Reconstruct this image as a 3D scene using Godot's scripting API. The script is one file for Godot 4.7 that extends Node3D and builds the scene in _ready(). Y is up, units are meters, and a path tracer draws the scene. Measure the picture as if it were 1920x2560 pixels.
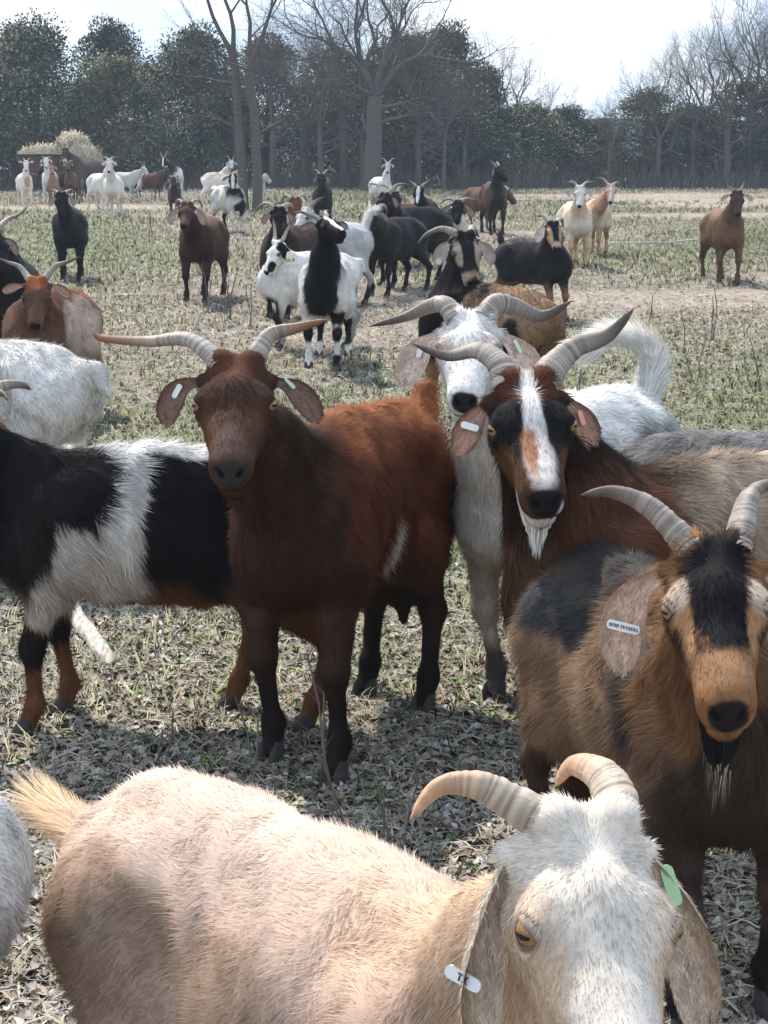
extends Node3D
# A herd of goats in a dry winter pasture in front of a belt of junipers and bare oaks.

var noise := FastNoiseLite.new()
var noise2 := FastNoiseLite.new()
var names := {}
var jobs: Array = []
var built: Array = []
var M := {}

func _ready() -> void:
	# camera, sky, sun, exposure
	var cam := Camera3D.new()
	cam.name = "camera"
	cam.fov = 34.15
	cam.near = 0.05
	cam.far = 2000.0
	cam.position = Vector3(0, 1.4, 0)
	cam.rotation_degrees = Vector3(-12.42, 0, 0)
	add_child(cam)
	cam.current = true
	var env := Environment.new()
	env.tonemap_mode = Environment.TONE_MAPPER_LINEAR
	env.tonemap_exposure = 1.55
	env.background_mode = Environment.BG_SKY
	env.background_energy_multiplier = 1.2
	env.sdfgi_enabled = true
	env.ssao_enabled = true
	env.ssil_enabled = true
	env.fog_enabled = true
	env.fog_density = 0.0013
	env.fog_light_color = Color(.80, .87, .95)
	noise.seed = 5; noise.frequency = 0.05; noise.fractal_octaves = 2
	noise2.seed = 9; noise2.frequency = 0.05; noise2.fractal_octaves = 2
	var sky := Sky.new()
	var pano := PanoramaSkyMaterial.new()
	pano.panorama = sky_picture()
	sky.sky_material = pano
	env.sky = sky
	var we := WorldEnvironment.new()
	we.name = "world_environment"
	we.environment = env
	add_child(we)
	var sun := DirectionalLight3D.new()
	sun.name = "sun"
	sun.light_energy = 1.25
	sun.light_color = Color(1.0, .96, .90)
	sun.light_angular_distance = 0.5
	sun.shadow_enabled = true
	add_child(sun)
	sun.look_at_from_position(Vector3.ZERO, Vector3(.30, -.80, .50))
	# the place
	var t0 := Time.get_ticks_msec()
	materials()
	build_ground()
	build_trees()
	print("land ", Time.get_ticks_msec() - t0)
	goats()
	built.resize(jobs.size())
	var id := WorkerThreadPool.add_group_task(goat_arrays, jobs.size(), -1, true)
	WorkerThreadPool.wait_for_group_task_completion(id)
	for j in jobs.size(): make_goat(j)
	print("goats ", Time.get_ticks_msec() - t0)
	build_feeder()
	build_details()
	scatter_ground()
	print("all ", Time.get_ticks_msec() - t0)

# thin cirrus streaks over a pale winter sky, the same all round
func sky_picture() -> ImageTexture:
	var w := 1024; var h := 512
	var im := Image.create(w, h, false, Image.FORMAT_RGBAF)
	var c := FastNoiseLite.new()
	c.seed = 8; c.frequency = 1.0; c.fractal_octaves = 5
	for y in h:
		var el := (0.5 - (y + 0.5) / h) * PI
		for x in w:
			var az := (x + 0.5) / w * TAU
			if el < -0.02:
				im.set_pixel(x, y, Color(.30, .28, .25))
				continue
			var e := maxf(el, 0.0)
			var base := mixc(Color(.62, .76, .90), Color(.22, .34, .56), pow(sin(minf(e, PI / 2)), .6))
			var d := Vector3(cos(az) * cos(e), sin(e), sin(az) * cos(e))
			var s := 1.0 / (d.y + .09)
			var n := c.get_noise_3d(d.x * s * .42, d.z * s * 1.0, 3.0) * .65 + c.get_noise_3d(d.x * s * 1.6, d.z * s * 3.2, 9.0) * .3
			var cl := smoothstep(-.12, .40, n + .02) * .9
			cl = maxf(cl, .35 * (1.0 - smoothstep(.0, .06, e)))
			im.set_pixel(x, y, mixc(base, Color(.93, .95, .97), cl))
	return ImageTexture.create_from_image(im)

# ------------------------------------------------------------------ helpers
func numbered(called: String) -> String:
	if not names.has(called):
		names[called] = 0
		return called
	names[called] += 1
	return "%s_%03d" % [called, names[called]]

func tag(o: Node, label: String, category: String, group := "", kind := "") -> void:
	if label: o.set_meta("label", label)
	if category: o.set_meta("category", category)
	if group: o.set_meta("group", group)
	if kind: o.set_meta("kind", kind)

func mat(called: String, c: Color, rough := 0.85, spec := 0.3, verts := false) -> StandardMaterial3D:
	var m := StandardMaterial3D.new()
	m.resource_name = called
	m.albedo_color = c.linear_to_srgb() if not verts else Color.WHITE
	m.vertex_color_use_as_albedo = verts
	m.roughness = rough
	m.metallic_specular = spec
	m.cull_mode = BaseMaterial3D.CULL_DISABLED
	return m

func arr_mesh(v: PackedVector3Array, n: PackedVector3Array, c: PackedColorArray, i: PackedInt32Array) -> ArrayMesh:
	var a := []
	a.resize(Mesh.ARRAY_MAX)
	if i.is_empty(): # front faces run clockwise as seen from the side the normals point to
		for t in range(0, v.size(), 3):
			if (v[t + 1] - v[t]).cross(v[t + 2] - v[t]).dot(n[t] + n[t + 1] + n[t + 2]) > 0.0:
				var p := v[t + 1]; v[t + 1] = v[t + 2]; v[t + 2] = p
				p = n[t + 1]; n[t + 1] = n[t + 2]; n[t + 2] = p
	else:
		for t in range(0, i.size(), 3):
			if (v[i[t + 1]] - v[i[t]]).cross(v[i[t + 2]] - v[i[t]]).dot(n[i[t]] + n[i[t + 1]] + n[i[t + 2]]) > 0.0:
				var p := i[t + 1]; i[t + 1] = i[t + 2]; i[t + 2] = p
	a[Mesh.ARRAY_VERTEX] = v
	a[Mesh.ARRAY_NORMAL] = n
	if c.size(): a[Mesh.ARRAY_COLOR] = c
	if i.size(): a[Mesh.ARRAY_INDEX] = i
	var m := ArrayMesh.new()
	m.add_surface_from_arrays(Mesh.PRIMITIVE_TRIANGLES, a)
	return m

func put(called: String, mesh: Mesh, m: Material, parent: Node) -> MeshInstance3D:
	var o := MeshInstance3D.new()
	o.name = called
	o.mesh = mesh
	o.material_override = m
	parent.add_child(o, true)
	return o

# ------------------------------------------------------------------ implicit bodies
func bone(a: Vector3, b: Vector3, ra: float, rb: float, k := 0.03, sc := Vector3.ONE, neg := false) -> Array:
	return [a, b, ra, rb, k, sc, neg]

# joins tapered capsules with a smooth minimum and meshes the field as surface nets
func nets(bones: Array, cell: float) -> Dictionary:
	var lo := Vector3.ONE * 1e9
	var hi := -lo
	for q in bones:
		if q[6]: continue
		var e: Vector3 = q[5] * maxf(q[2], q[3]) + Vector3.ONE * cell * 3.0
		lo = lo.min((q[0] as Vector3).min(q[1]) - e)
		hi = hi.max((q[0] as Vector3).max(q[1]) + e)
	var nx := int((hi.x - lo.x) / cell) + 2
	var ny := int((hi.y - lo.y) / cell) + 2
	var nz := int((hi.z - lo.z) / cell) + 2
	var f := PackedFloat32Array()
	f.resize(nx * ny * nz)
	f.fill(1.0)
	var nxy := nx * ny
	for q in bones:
		var sc: Vector3 = q[5]
		var ra: float = q[2]
		var rb: float = q[3]
		var k: float = q[4]
		var neg: bool = q[6]
		var e2: Vector3 = sc * maxf(ra, rb) + Vector3.ONE * (k + cell * 1.5)
		var l: Vector3 = ((q[0] as Vector3).min(q[1]) - e2 - lo) / cell
		var h: Vector3 = ((q[0] as Vector3).max(q[1]) + e2 - lo) / cell
		var x0 := maxi(0, int(l.x)); var x1 := mini(nx - 1, int(h.x) + 1)
		var y0 := maxi(0, int(l.y)); var y1 := mini(ny - 1, int(h.y) + 1)
		var z0 := maxi(0, int(l.z)); var z1 := mini(nz - 1, int(h.z) + 1)
		var A: Vector3 = q[0] / sc
		var B: Vector3 = q[1] / sc - A
		var bx := B.x; var by := B.y; var bz := B.z
		var inv := 1.0 / maxf(B.length_squared(), 1e-9)
		var sm := minf(sc.x, minf(sc.y, sc.z))
		var dr := rb - ra
		var k4 := 0.25 / k
		var isx := 1.0 / sc.x
		for iz in range(z0, z1 + 1):
			var pz := (lo.z + iz * cell) / sc.z - A.z
			for iy in range(y0, y1 + 1):
				var py := (lo.y + iy * cell) / sc.y - A.y
				var at := iz * nxy + iy * nx
				var dyz := py * by + pz * bz
				for ix in range(x0, x1 + 1):
					var px := (lo.x + ix * cell) * isx - A.x
					var t := clampf((px * bx + dyz) * inv, 0.0, 1.0)
					var dx := px - bx * t
					var dy := py - by * t
					var dz := pz - bz * t
					var d := (sqrt(dx * dx + dy * dy + dz * dz) - ra - dr * t) * sm
					var v := f[at + ix]
					if neg:
						d = -d
						var g := k - absf(v - d)
						f[at + ix] = maxf(v, d) + (g * g * k4 if g > 0.0 else 0.0)
					else:
						var g2 := k - absf(v - d)
						f[at + ix] = minf(v, d) - (g2 * g2 * k4 if g2 > 0.0 else 0.0)
	var slot := PackedInt32Array()
	slot.resize(f.size())
	slot.fill(-1)
	var V := PackedVector3Array()
	var N := PackedVector3Array()
	var far := cell * 2.2
	var off := PackedInt32Array([0, 1, nx, nx + 1, nxy, nxy + 1, nxy + nx, nxy + nx + 1])
	var c := PackedFloat32Array()
	c.resize(8)
	for iz in nz - 1:
		for iy in ny - 1:
			var at := iz * nxy + iy * nx
			for ix in nx - 1:
				var id := at + ix
				if absf(f[id]) > far: continue
				var s := 0
				for j in 8:
					var w := f[id + off[j]]
					c[j] = w
					if w < 0.0: s += 1
				if s == 0 or s == 8: continue
				var p := Vector3.ZERO
				var m := 0
				for j in 4: # x edges
					var a0 := c[j * 2]; var a1 := c[j * 2 + 1]
					if (a0 < 0.0) != (a1 < 0.0):
						p += Vector3(a0 / (a0 - a1), j & 1, j >> 1); m += 1
				for j in 4: # y edges
					var i0 := (j & 1) + (j >> 1) * 4
					var a0 := c[i0]; var a1 := c[i0 + 2]
					if (a0 < 0.0) != (a1 < 0.0):
						p += Vector3(j & 1, a0 / (a0 - a1), j >> 1); m += 1
				for j in 4: # z edges
					var a0 := c[j]; var a1 := c[j + 4]
					if (a0 < 0.0) != (a1 < 0.0):
						p += Vector3(j & 1, j >> 1, a0 / (a0 - a1)); m += 1
				slot[id] = V.size()
				V.append(lo + (Vector3(ix, iy, iz) + p / m) * cell)
				N.append(Vector3(c[1] + c[3] + c[5] + c[7] - c[0] - c[2] - c[4] - c[6], c[2] + c[3] + c[6] + c[7] - c[0] - c[1] - c[4] - c[5], c[4] + c[5] + c[6] + c[7] - c[0] - c[1] - c[2] - c[3]).normalized())
	var I := PackedInt32Array()
	var st := PackedInt32Array([1, nx, nxy])
	for iz in range(1, nz - 1):
		for iy in range(1, ny - 1):
			var at := iz * nxy + iy * nx
			for ix in range(1, nx - 1):
				var id := at + ix
				if slot[id] < 0: 
					continue
				var inside := f[id] < 0.0
				for ax in 3:
					if (f[id + st[ax]] < 0.0) == inside: continue
					var u := st[(ax + 1) % 3]
					var w := st[(ax + 2) % 3]
					var q0 := slot[id]; var q1 := slot[id - u]; var q2 := slot[id - u - w]; var q3 := slot[id - w]
					if q1 < 0 or q2 < 0 or q3 < 0: continue
					if inside:
						I.append_array(PackedInt32Array([q0, q2, q1, q0, q3, q2]))
					else:
						I.append_array(PackedInt32Array([q0, q1, q2, q0, q2, q3]))
	return {"v": V, "n": N, "i": I}

# ------------------------------------------------------------------ coats
# a coat: base, legs, belly, back (colours, linear), neck, head; patches: [centre, radii, colour, edge] on the body; face: the same in head axes
func mixc(a: Color, b: Color, t: float) -> Color:
	return Color(a.r + (b.r - a.r) * t, a.g + (b.g - a.g) * t, a.b + (b.b - a.b) * t)

func coat_body(k: Dictionary, p: Vector3, nt: float) -> Color:
	var w := noise.get_noise_3d(p.x * 130.0 + k.seed, p.y * 100.0, p.z * 130.0)
	var w2 := noise2.get_noise_3d(p.x * 620.0 + k.seed, p.y * 380.0, p.z * 560.0)
	var c: Color = k.base
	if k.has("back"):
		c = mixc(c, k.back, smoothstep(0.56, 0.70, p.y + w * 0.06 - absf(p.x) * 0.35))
	if k.has("belly"):
		c = mixc(c, k.belly, smoothstep(0.43, 0.33, p.y + w * 0.05) * (1.0 - smoothstep(0.1, 0.3, nt)))
	if nt > -0.3 and k.has("neck"):
		c = mixc(c, k.neck, smoothstep(-0.1, 0.25, nt + w * 0.15))
	if k.has("legs") and p.y < 0.45:
		c = mixc(c, k.legs, smoothstep(0.38, 0.26, p.y + w * 0.07))
	if k.has("feet") and p.y < 0.25:
		c = mixc(c, k.feet, smoothstep(0.2, 0.13, p.y + w * 0.04))
	if k.has("patches"):
		for q in k.patches:
			var d: float = ((p - q[0]) / q[1]).length() + w * 0.28 + w2 * 0.10
			if d < 1.12:
				c = mixc(c, q[2], smoothstep(1.05 + q[3], 1.0 - q[3], d))
	var m: float = 1.0 + w * k.get("mottle", 0.14) + w2 * k.get("mottle", 0.14) * 0.9
	return Color(c.r * m, c.g * m, c.b * m)

func coat_head(k: Dictionary, p: Vector3) -> Color:
	var w := noise.get_noise_3d(p.x * 300.0 + k.seed, p.y * 300.0, p.z * 220.0)
	var w2 := noise2.get_noise_3d(p.x * 1500.0 + k.seed, p.y * 1500.0, p.z * 900.0)
	var c: Color = k.get("head", k.base)
	if k.has("face"):
		for q in k.face:
			var r: Vector3 = (p - q[0]) / q[1]
			var d: float = r.length() + w * 0.22 + w2 * 0.12
			if d < 1.2:
				c = mixc(c, q[2], smoothstep(1.04 + q[3], 1.0 - q[3], d))
			if q.size() > 4:
				r = (p - q[0] * Vector3(-1, 1, 1)) / q[1]
				d = r.length() + w * 0.22 + w2 * 0.12
				if d < 1.2:
					c = mixc(c, q[2], smoothstep(1.04 + q[3], 1.0 - q[3], d))
	var m: float = 1.0 + w * k.get("mottle", 0.14) + w2 * k.get("mottle", 0.14)
	c = Color(c.r * m, c.g * m, c.b * m)
	# bare skin of nose pad and eyelids; nostril hollows and mouth crease shaded in colour
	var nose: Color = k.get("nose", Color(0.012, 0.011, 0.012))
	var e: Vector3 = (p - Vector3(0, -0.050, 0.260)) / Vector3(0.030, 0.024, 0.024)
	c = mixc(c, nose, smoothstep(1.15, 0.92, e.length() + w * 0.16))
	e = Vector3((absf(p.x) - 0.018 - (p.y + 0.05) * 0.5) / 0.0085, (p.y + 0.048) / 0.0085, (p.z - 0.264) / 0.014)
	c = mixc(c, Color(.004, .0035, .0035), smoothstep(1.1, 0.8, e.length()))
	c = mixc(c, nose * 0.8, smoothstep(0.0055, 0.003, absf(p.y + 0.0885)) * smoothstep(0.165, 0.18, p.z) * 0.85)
	var ey := Vector3(absf(p.x) - 0.069, p.y + 0.012, p.z - 0.088)
	c = mixc(c, k.get("lid", Color(0.03, 0.02, 0.018)), smoothstep(0.0215, 0.0175, ey.length()))
	return c

# ------------------------------------------------------------------ fur: many thin hairs rooted on a surface
func fur(out: Dictionary, V: PackedVector3Array, N: PackedVector3Array, I: PackedInt32Array, per_m2: float, rng: RandomNumberGenerator, k: Dictionary, s: float, info: Dictionary, is_head: bool) -> void:
	var FV: PackedVector3Array = out.v
	var FN: PackedVector3Array = out.n
	var FC: PackedColorArray = out.c
	var length: float = k.get("hair", 0.022)
	var width: float = k.hairw
	var nb: Vector3 = info.nb
	var nd: Vector3 = info.nd
	var nl: float = info.nl
	var hb: Transform3D = info.hinv
	var hbas: Basis = info.head.basis
	var whorl := Vector3(0, 0.03, 0.045)
	var eye: Vector3 = info.eye
	var from := FV.size()
	var tri := I.size() / 3
	for t in tri:
		var a := V[I[t * 3]]; var b := V[I[t * 3 + 1]]; var c := V[I[t * 3 + 2]]
		var n0 := N[I[t * 3]]; var n1 := N[I[t * 3 + 1]]; var n2 := N[I[t * 3 + 2]]
		var cr := (b - a).cross(c - a)
		var want := cr.length() * 0.5 * per_m2
		if n0.dot(eye - a) < -0.2: want *= 0.25
		var cnt := int(want + rng.randf())
		for j in cnt:
			var u := rng.randf(); var v := rng.randf()
			if u + v > 1.0: u = 1.0 - u; v = 1.0 - v
			var p := a + (b - a) * u + (c - a) * v
			var n := (n0 + (n1 - n0) * u + (n2 - n0) * v).normalized()
			var flow: Vector3
			var col: Color
			var L := length
			var lift := 0.35
			if is_head:
				var hp: Vector3 = (hb * p) / info.hs
				if hp.z > 0.252 or hp.z < -0.09 or (hp.z > .235 and absf(hp.x) < .028 and hp.y > -.078 and hp.y < -.022): continue
				var ey := Vector3(absf(hp.x) - 0.069, hp.y + 0.012, hp.z - 0.088)
				if ey.length() < 0.019: continue
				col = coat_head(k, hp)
				flow = hbas * (hp - whorl + Vector3(0, -0.01, 0.01))
				L = minf(length * 0.6, 0.014) * lerpf(1.0, 0.5, smoothstep(0.08, 0.2, hp.z))
				if hp.z < 0.035 and hp.y > -0.02: L *= k.get("tuft", 1.3); lift = 0.45
				lift *= 0.5
			else:
				var q := p / s
				var nt := (q - nb).dot(nd) / nl
				if q.y < 0.06: continue
				col = coat_body(k, q, nt)
				if nt > 0.15 and q.z > nb.z - 0.1:
					flow = -nd + Vector3(0, -0.5, 0.0)
				elif q.y < 0.36:
					flow = Vector3(0, -1, -0.25)
					L *= k.get("leghair", 0.6)
				else:
					flow = Vector3(0, -0.75 + maxf(0.0, n.y) * 0.5, -0.7)
				flow += Vector3(noise.get_noise_3d(p.x * 360.0, p.y * 240.0, p.z * 360.0), noise2.get_noise_3d(p.x * 160.0, p.y * 160.0, p.z * 160.0), noise.get_noise_3d(p.z * 360.0, p.x * 360.0, p.y * 240.0)) * k.get("curl", 0.8)
				if q.y > 0.6 and n.y > 0.6: L *= k.get("mane", 1.0)
				L *= 1.0 + 0.7 * noise.get_noise_3d(p.x * 420.0, p.y * 300.0, p.z * 420.0)
			flow -= n * flow.dot(n)
			var fl := flow.normalized()
			var jit := 0.5
			fl = (fl + Vector3(rng.randf() - 0.5, rng.randf() - 0.5, rng.randf() - 0.5) * jit).normalized()
			var side := n.cross(fl).normalized() * (width * (0.7 + 0.6 * rng.randf()))
			var br := 0.72 + 0.56 * rng.randf()
			col = Color(col.r * br, col.g * br, col.b * br)
			L *= 0.6 + 0.8 * rng.randf()
			var tip := p + (fl + n * lift * (0.5 + rng.randf())).normalized() * L - Vector3(0, L * 0.12, 0)
			FV.append(p - side - n * 0.001)
			FV.append(tip)
			FV.append(p + side - n * 0.001)
			var nn := (n + fl * 0.25).normalized()
			FN.append(nn); FN.append(nn); FN.append(nn)
			FC.append(col); FC.append(col); FC.append(col)
	out.v = FV
	out.n = FN
	out.c = FC

func ear_fur(out: Dictionary, e: Dictionary, rng: RandomNumberGenerator, width: float, per_m2: float) -> void:
	var V: PackedVector3Array = e.v; var N: PackedVector3Array = e.n; var I: PackedInt32Array = e.i; var C: PackedColorArray = e.c
	var along: Vector3 = (e.P[3] - e.P[0]).normalized()
	var FV: PackedVector3Array = out.v; var FN: PackedVector3Array = out.n; var FC: PackedColorArray = out.c
	for t in range(0, I.size(), 3):
		var a := V[I[t]]; var b := V[I[t + 1]]; var c := V[I[t + 2]]
		var cnt := int((b - a).cross(c - a).length() * 0.5 * per_m2 * 1.6 + rng.randf())
		for j in cnt:
			var u := rng.randf(); var v := rng.randf()
			if u + v > 1.0: u = 1.0 - u; v = 1.0 - v
			var p := a + (b - a) * u + (c - a) * v
			var n := N[I[t]]
			var fl := (along + Vector3(rng.randf() - .5, rng.randf() - .5, rng.randf() - .5) * 1.1)
			fl = (fl - n * fl.dot(n)).normalized()
			var L := rng.randf_range(.004, .011)
			var side := n.cross(fl) * width
			var col := C[I[t]] * rng.randf_range(.65, 1.4)
			var tip := p + (fl + n * .3).normalized() * L
			FV.append(p - side); FV.append(tip); FV.append(p + side)
			FN.append(n); FN.append(n); FN.append(n)
			FC.append(col); FC.append(col); FC.append(col)
	out.v = FV; out.n = FN; out.c = FC

# ------------------------------------------------------------------ horns, ears, small parts
func bez(P: Array, t: float) -> Vector3: # smooth curve through four or more points
	var n := P.size() - 1
	var x := clampf(t, 0.0, 1.0) * n
	var i := mini(int(x), n - 1)
	var u := x - i
	var p0: Vector3 = P[maxi(i - 1, 0)]; var p1: Vector3 = P[i]; var p2: Vector3 = P[i + 1]; var p3: Vector3 = P[mini(i + 2, n)]
	if i == 0: p0 = p1 * 2.0 - p2
	if i == n - 1: p3 = p2 * 2.0 - p1
	return 0.5 * (p1 * 2.0 + (p2 - p0) * u + (p0 * 2.0 - p1 * 5.0 + p2 * 4.0 - p3) * u * u + (p1 * 3.0 - p0 - p2 * 3.0 + p3) * u * u * u)

func horn_mesh(P: Array, r0: float, seg: int, sides: int, base: Color, tip: Color, seed_: float) -> ArrayMesh:
	var V := PackedVector3Array(); var N := PackedVector3Array(); var C := PackedColorArray(); var I := PackedInt32Array()
	var up := Vector3(0, 0.2, 1)
	var total := 0.0
	for i in 40: total += bez(P, i / 40.0).distance_to(bez(P, (i + 1) / 40.0))
	for i in seg + 1:
		var t := float(i) / seg
		var p := bez(P, t)
		var d := (bez(P, t + 0.02) - bez(P, t - 0.02)).normalized()
		var x := d.cross(up).normalized()
		var y := x.cross(d)
		up = y
		var fade := 1.0 - smoothstep(0.45, 0.85, t)
		var ph := t * total / 0.0085 + noise.get_noise_1d(t * 70.0 + seed_) * 3.6
		var ridge := sin(ph * TAU * 0.75)
		var r := r0 * pow(1.0 - t, 0.75) * (1.0 + (0.045 + 0.03 * noise2.get_noise_1d(ph * 12.0 + seed_)) * ridge * fade + 0.03 * noise.get_noise_3d(t * 200.0, sin(0.7) * 30.0, seed_)) + 0.0022 * (1.0 - smoothstep(0.9, 1.0, t))
		for j in sides + 1:
			var a := TAU * j / sides
			var e := x * cos(a) * 0.82 + y * sin(a) * 1.15
			var nr := x * cos(a) / 0.82 + y * sin(a) / 1.15
			V.append(p + e * r)
			N.append(nr.normalized())
			var g := noise.get_noise_3d(p.x * 1600.0 + seed_, p.y * 1600.0, p.z * 1600.0) + 0.6 * noise2.get_noise_3d(a * 26.0, t * 14.0, seed_)
			var c := mixc(base, tip, smoothstep(0.35, 0.9, t + g * 0.12))
			var m := 1.0 + g * 0.34 + (0.26 * ridge - 0.10) * fade
			C.append(Color(c.r * m, c.g * m, c.b * m))
	for i in seg:
		for j in sides:
			var q := i * (sides + 1) + j
			I.append_array(PackedInt32Array([q, q + 1, q + sides + 1, q + 1, q + sides + 2, q + sides + 1]))
	return arr_mesh(V, N, C, I)

# P: centreline, face: the way the hollow side looks, wide: half width
func ear_arrays(P: Array, face: Vector3, wide: float, outer: Color, inner: Color, seg: int, across: int, curl: float, seed_: float) -> Dictionary:
	var V := PackedVector3Array(); var N := PackedVector3Array(); var C := PackedColorArray(); var I := PackedInt32Array()
	for sd in 2:
		var first := V.size()
		for i in seg + 1:
			var t := float(i) / seg
			var p := bez(P, t)
			var d := (bez(P, t + 0.02) - bez(P, t - 0.02)).normalized()
			var w := wide * (0.34 + 0.66 * smoothstep(0.0, 0.55, t)) * sqrt(maxf(0.0, 1.0 - pow(maxf(0.0, t - 0.5) / 0.5, 2.2)))
			var x := d.cross(face).normalized()
			var z := x.cross(d).normalized()
			for j in across + 1:
				var u := float(j) / across * 2.0 - 1.0
				var cu := curl * (1.0 - 0.55 * t)
				var wob := noise.get_noise_3d(t * 40.0 + seed_, u * 20.0, 3.0) * 0.006
				var q := p + x * (w * sin(u * cu) / maxf(0.2, cu) * 1.0) + z * (w * (1.0 - cos(u * cu)) / maxf(0.2, cu) + wob - absf(u) * wob * 1.5)
				var th := 0.0032 * sqrt(maxf(0.02, 1.0 - u * u))
				V.append(q + z * (th if sd == 0 else -th))
				N.append((z * cos(u * cu) - x * sin(u * cu)) * (1.0 if sd == 0 else -1.0))
				var g := 1.0 + noise.get_noise_3d(t * 160.0 + seed_, u * 70.0, sd * 9.0) * 0.5
				var c := inner if sd == 0 else outer
				if sd == 0: c = mixc(c, outer, smoothstep(0.55, 1.0, absf(u)))
				C.append(Color(c.r * g, c.g * g, c.b * g))
		for i in seg:
			for j in across:
				var q := first + i * (across + 1) + j
				if sd == 0: I.append_array(PackedInt32Array([q, q + across + 1, q + 1, q + 1, q + across + 1, q + across + 2]))
				else: I.append_array(PackedInt32Array([q, q + 1, q + across + 1, q + 1, q + across + 2, q + across + 1]))
	return {"v": V, "n": N, "c": C, "i": I}

# upper and lower lid as shells over the front of a unit eyeball
func lid_mesh(skin: Color, rim: Color) -> ArrayMesh:
	var V := PackedVector3Array(); var N := PackedVector3Array(); var C := PackedColorArray(); var I := PackedInt32Array()
	for part in 2:
		var first := V.size()
		for i in 13:
			var u := i / 6.0 - 1.0
			var a := u * 1.45
			var e := (0.56 if part == 0 else -0.70) * (1.0 - u * u * 0.9) + (0.06 if part == 0 else -0.02)
			for j in 6:
				var ph := e + (j / 5.0) * ((1.9 - e) if part == 0 else (-1.9 - e))
				var d := Vector3(sin(a), cos(a) * sin(ph), cos(a) * cos(ph))
				V.append(d * (1.04 + 0.07 * sin(minf(j, 2) * 0.9)))
				N.append(d)
				C.append(rim if j < 1 else (mixc(rim, skin, 0.5) if j == 1 else skin))
		for i in 12:
			for j in 5:
				var q := first + i * 6 + j
				I.append_array(PackedInt32Array([q, q + 1, q + 6, q + 1, q + 7, q + 6]))
	return arr_mesh(V, N, C, I)

func hoof_mesh(s: float) -> ArrayMesh:
	var V := PackedVector3Array(); var N := PackedVector3Array(); var I := PackedInt32Array()
	for toe in [-1.0, 1.0]:
		var first := V.size()
		for lv in 4:
			var y: float = [0.0, 0.012, 0.036, 0.05][lv]
			var gz: float = [0.014, 0.012, 0.002, -0.004][lv]
			var r: float = [0.0155, 0.0165, 0.0145, 0.008][lv]
			for j in 11:
				var a := TAU * j / 10.0
				var dz := sin(a)
				var p := Vector3(cos(a) * r * (0.95 - 0.3 * maxf(dz, 0.0)) + toe * (0.0152 + 0.002 * maxf(dz, 0)), y, gz + dz * r * (1.75 if dz > 0.0 else 1.3))
				V.append(p * s)
				N.append(Vector3(cos(a), 0.25, dz * 0.7).normalized())
		for lv in 3:
			for j in 10:
				var q := first + lv * 11 + j
				I.append_array(PackedInt32Array([q, q + 11, q + 1, q + 1, q + 11, q + 12]))
	return arr_mesh(V, N, PackedColorArray(), I)

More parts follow.
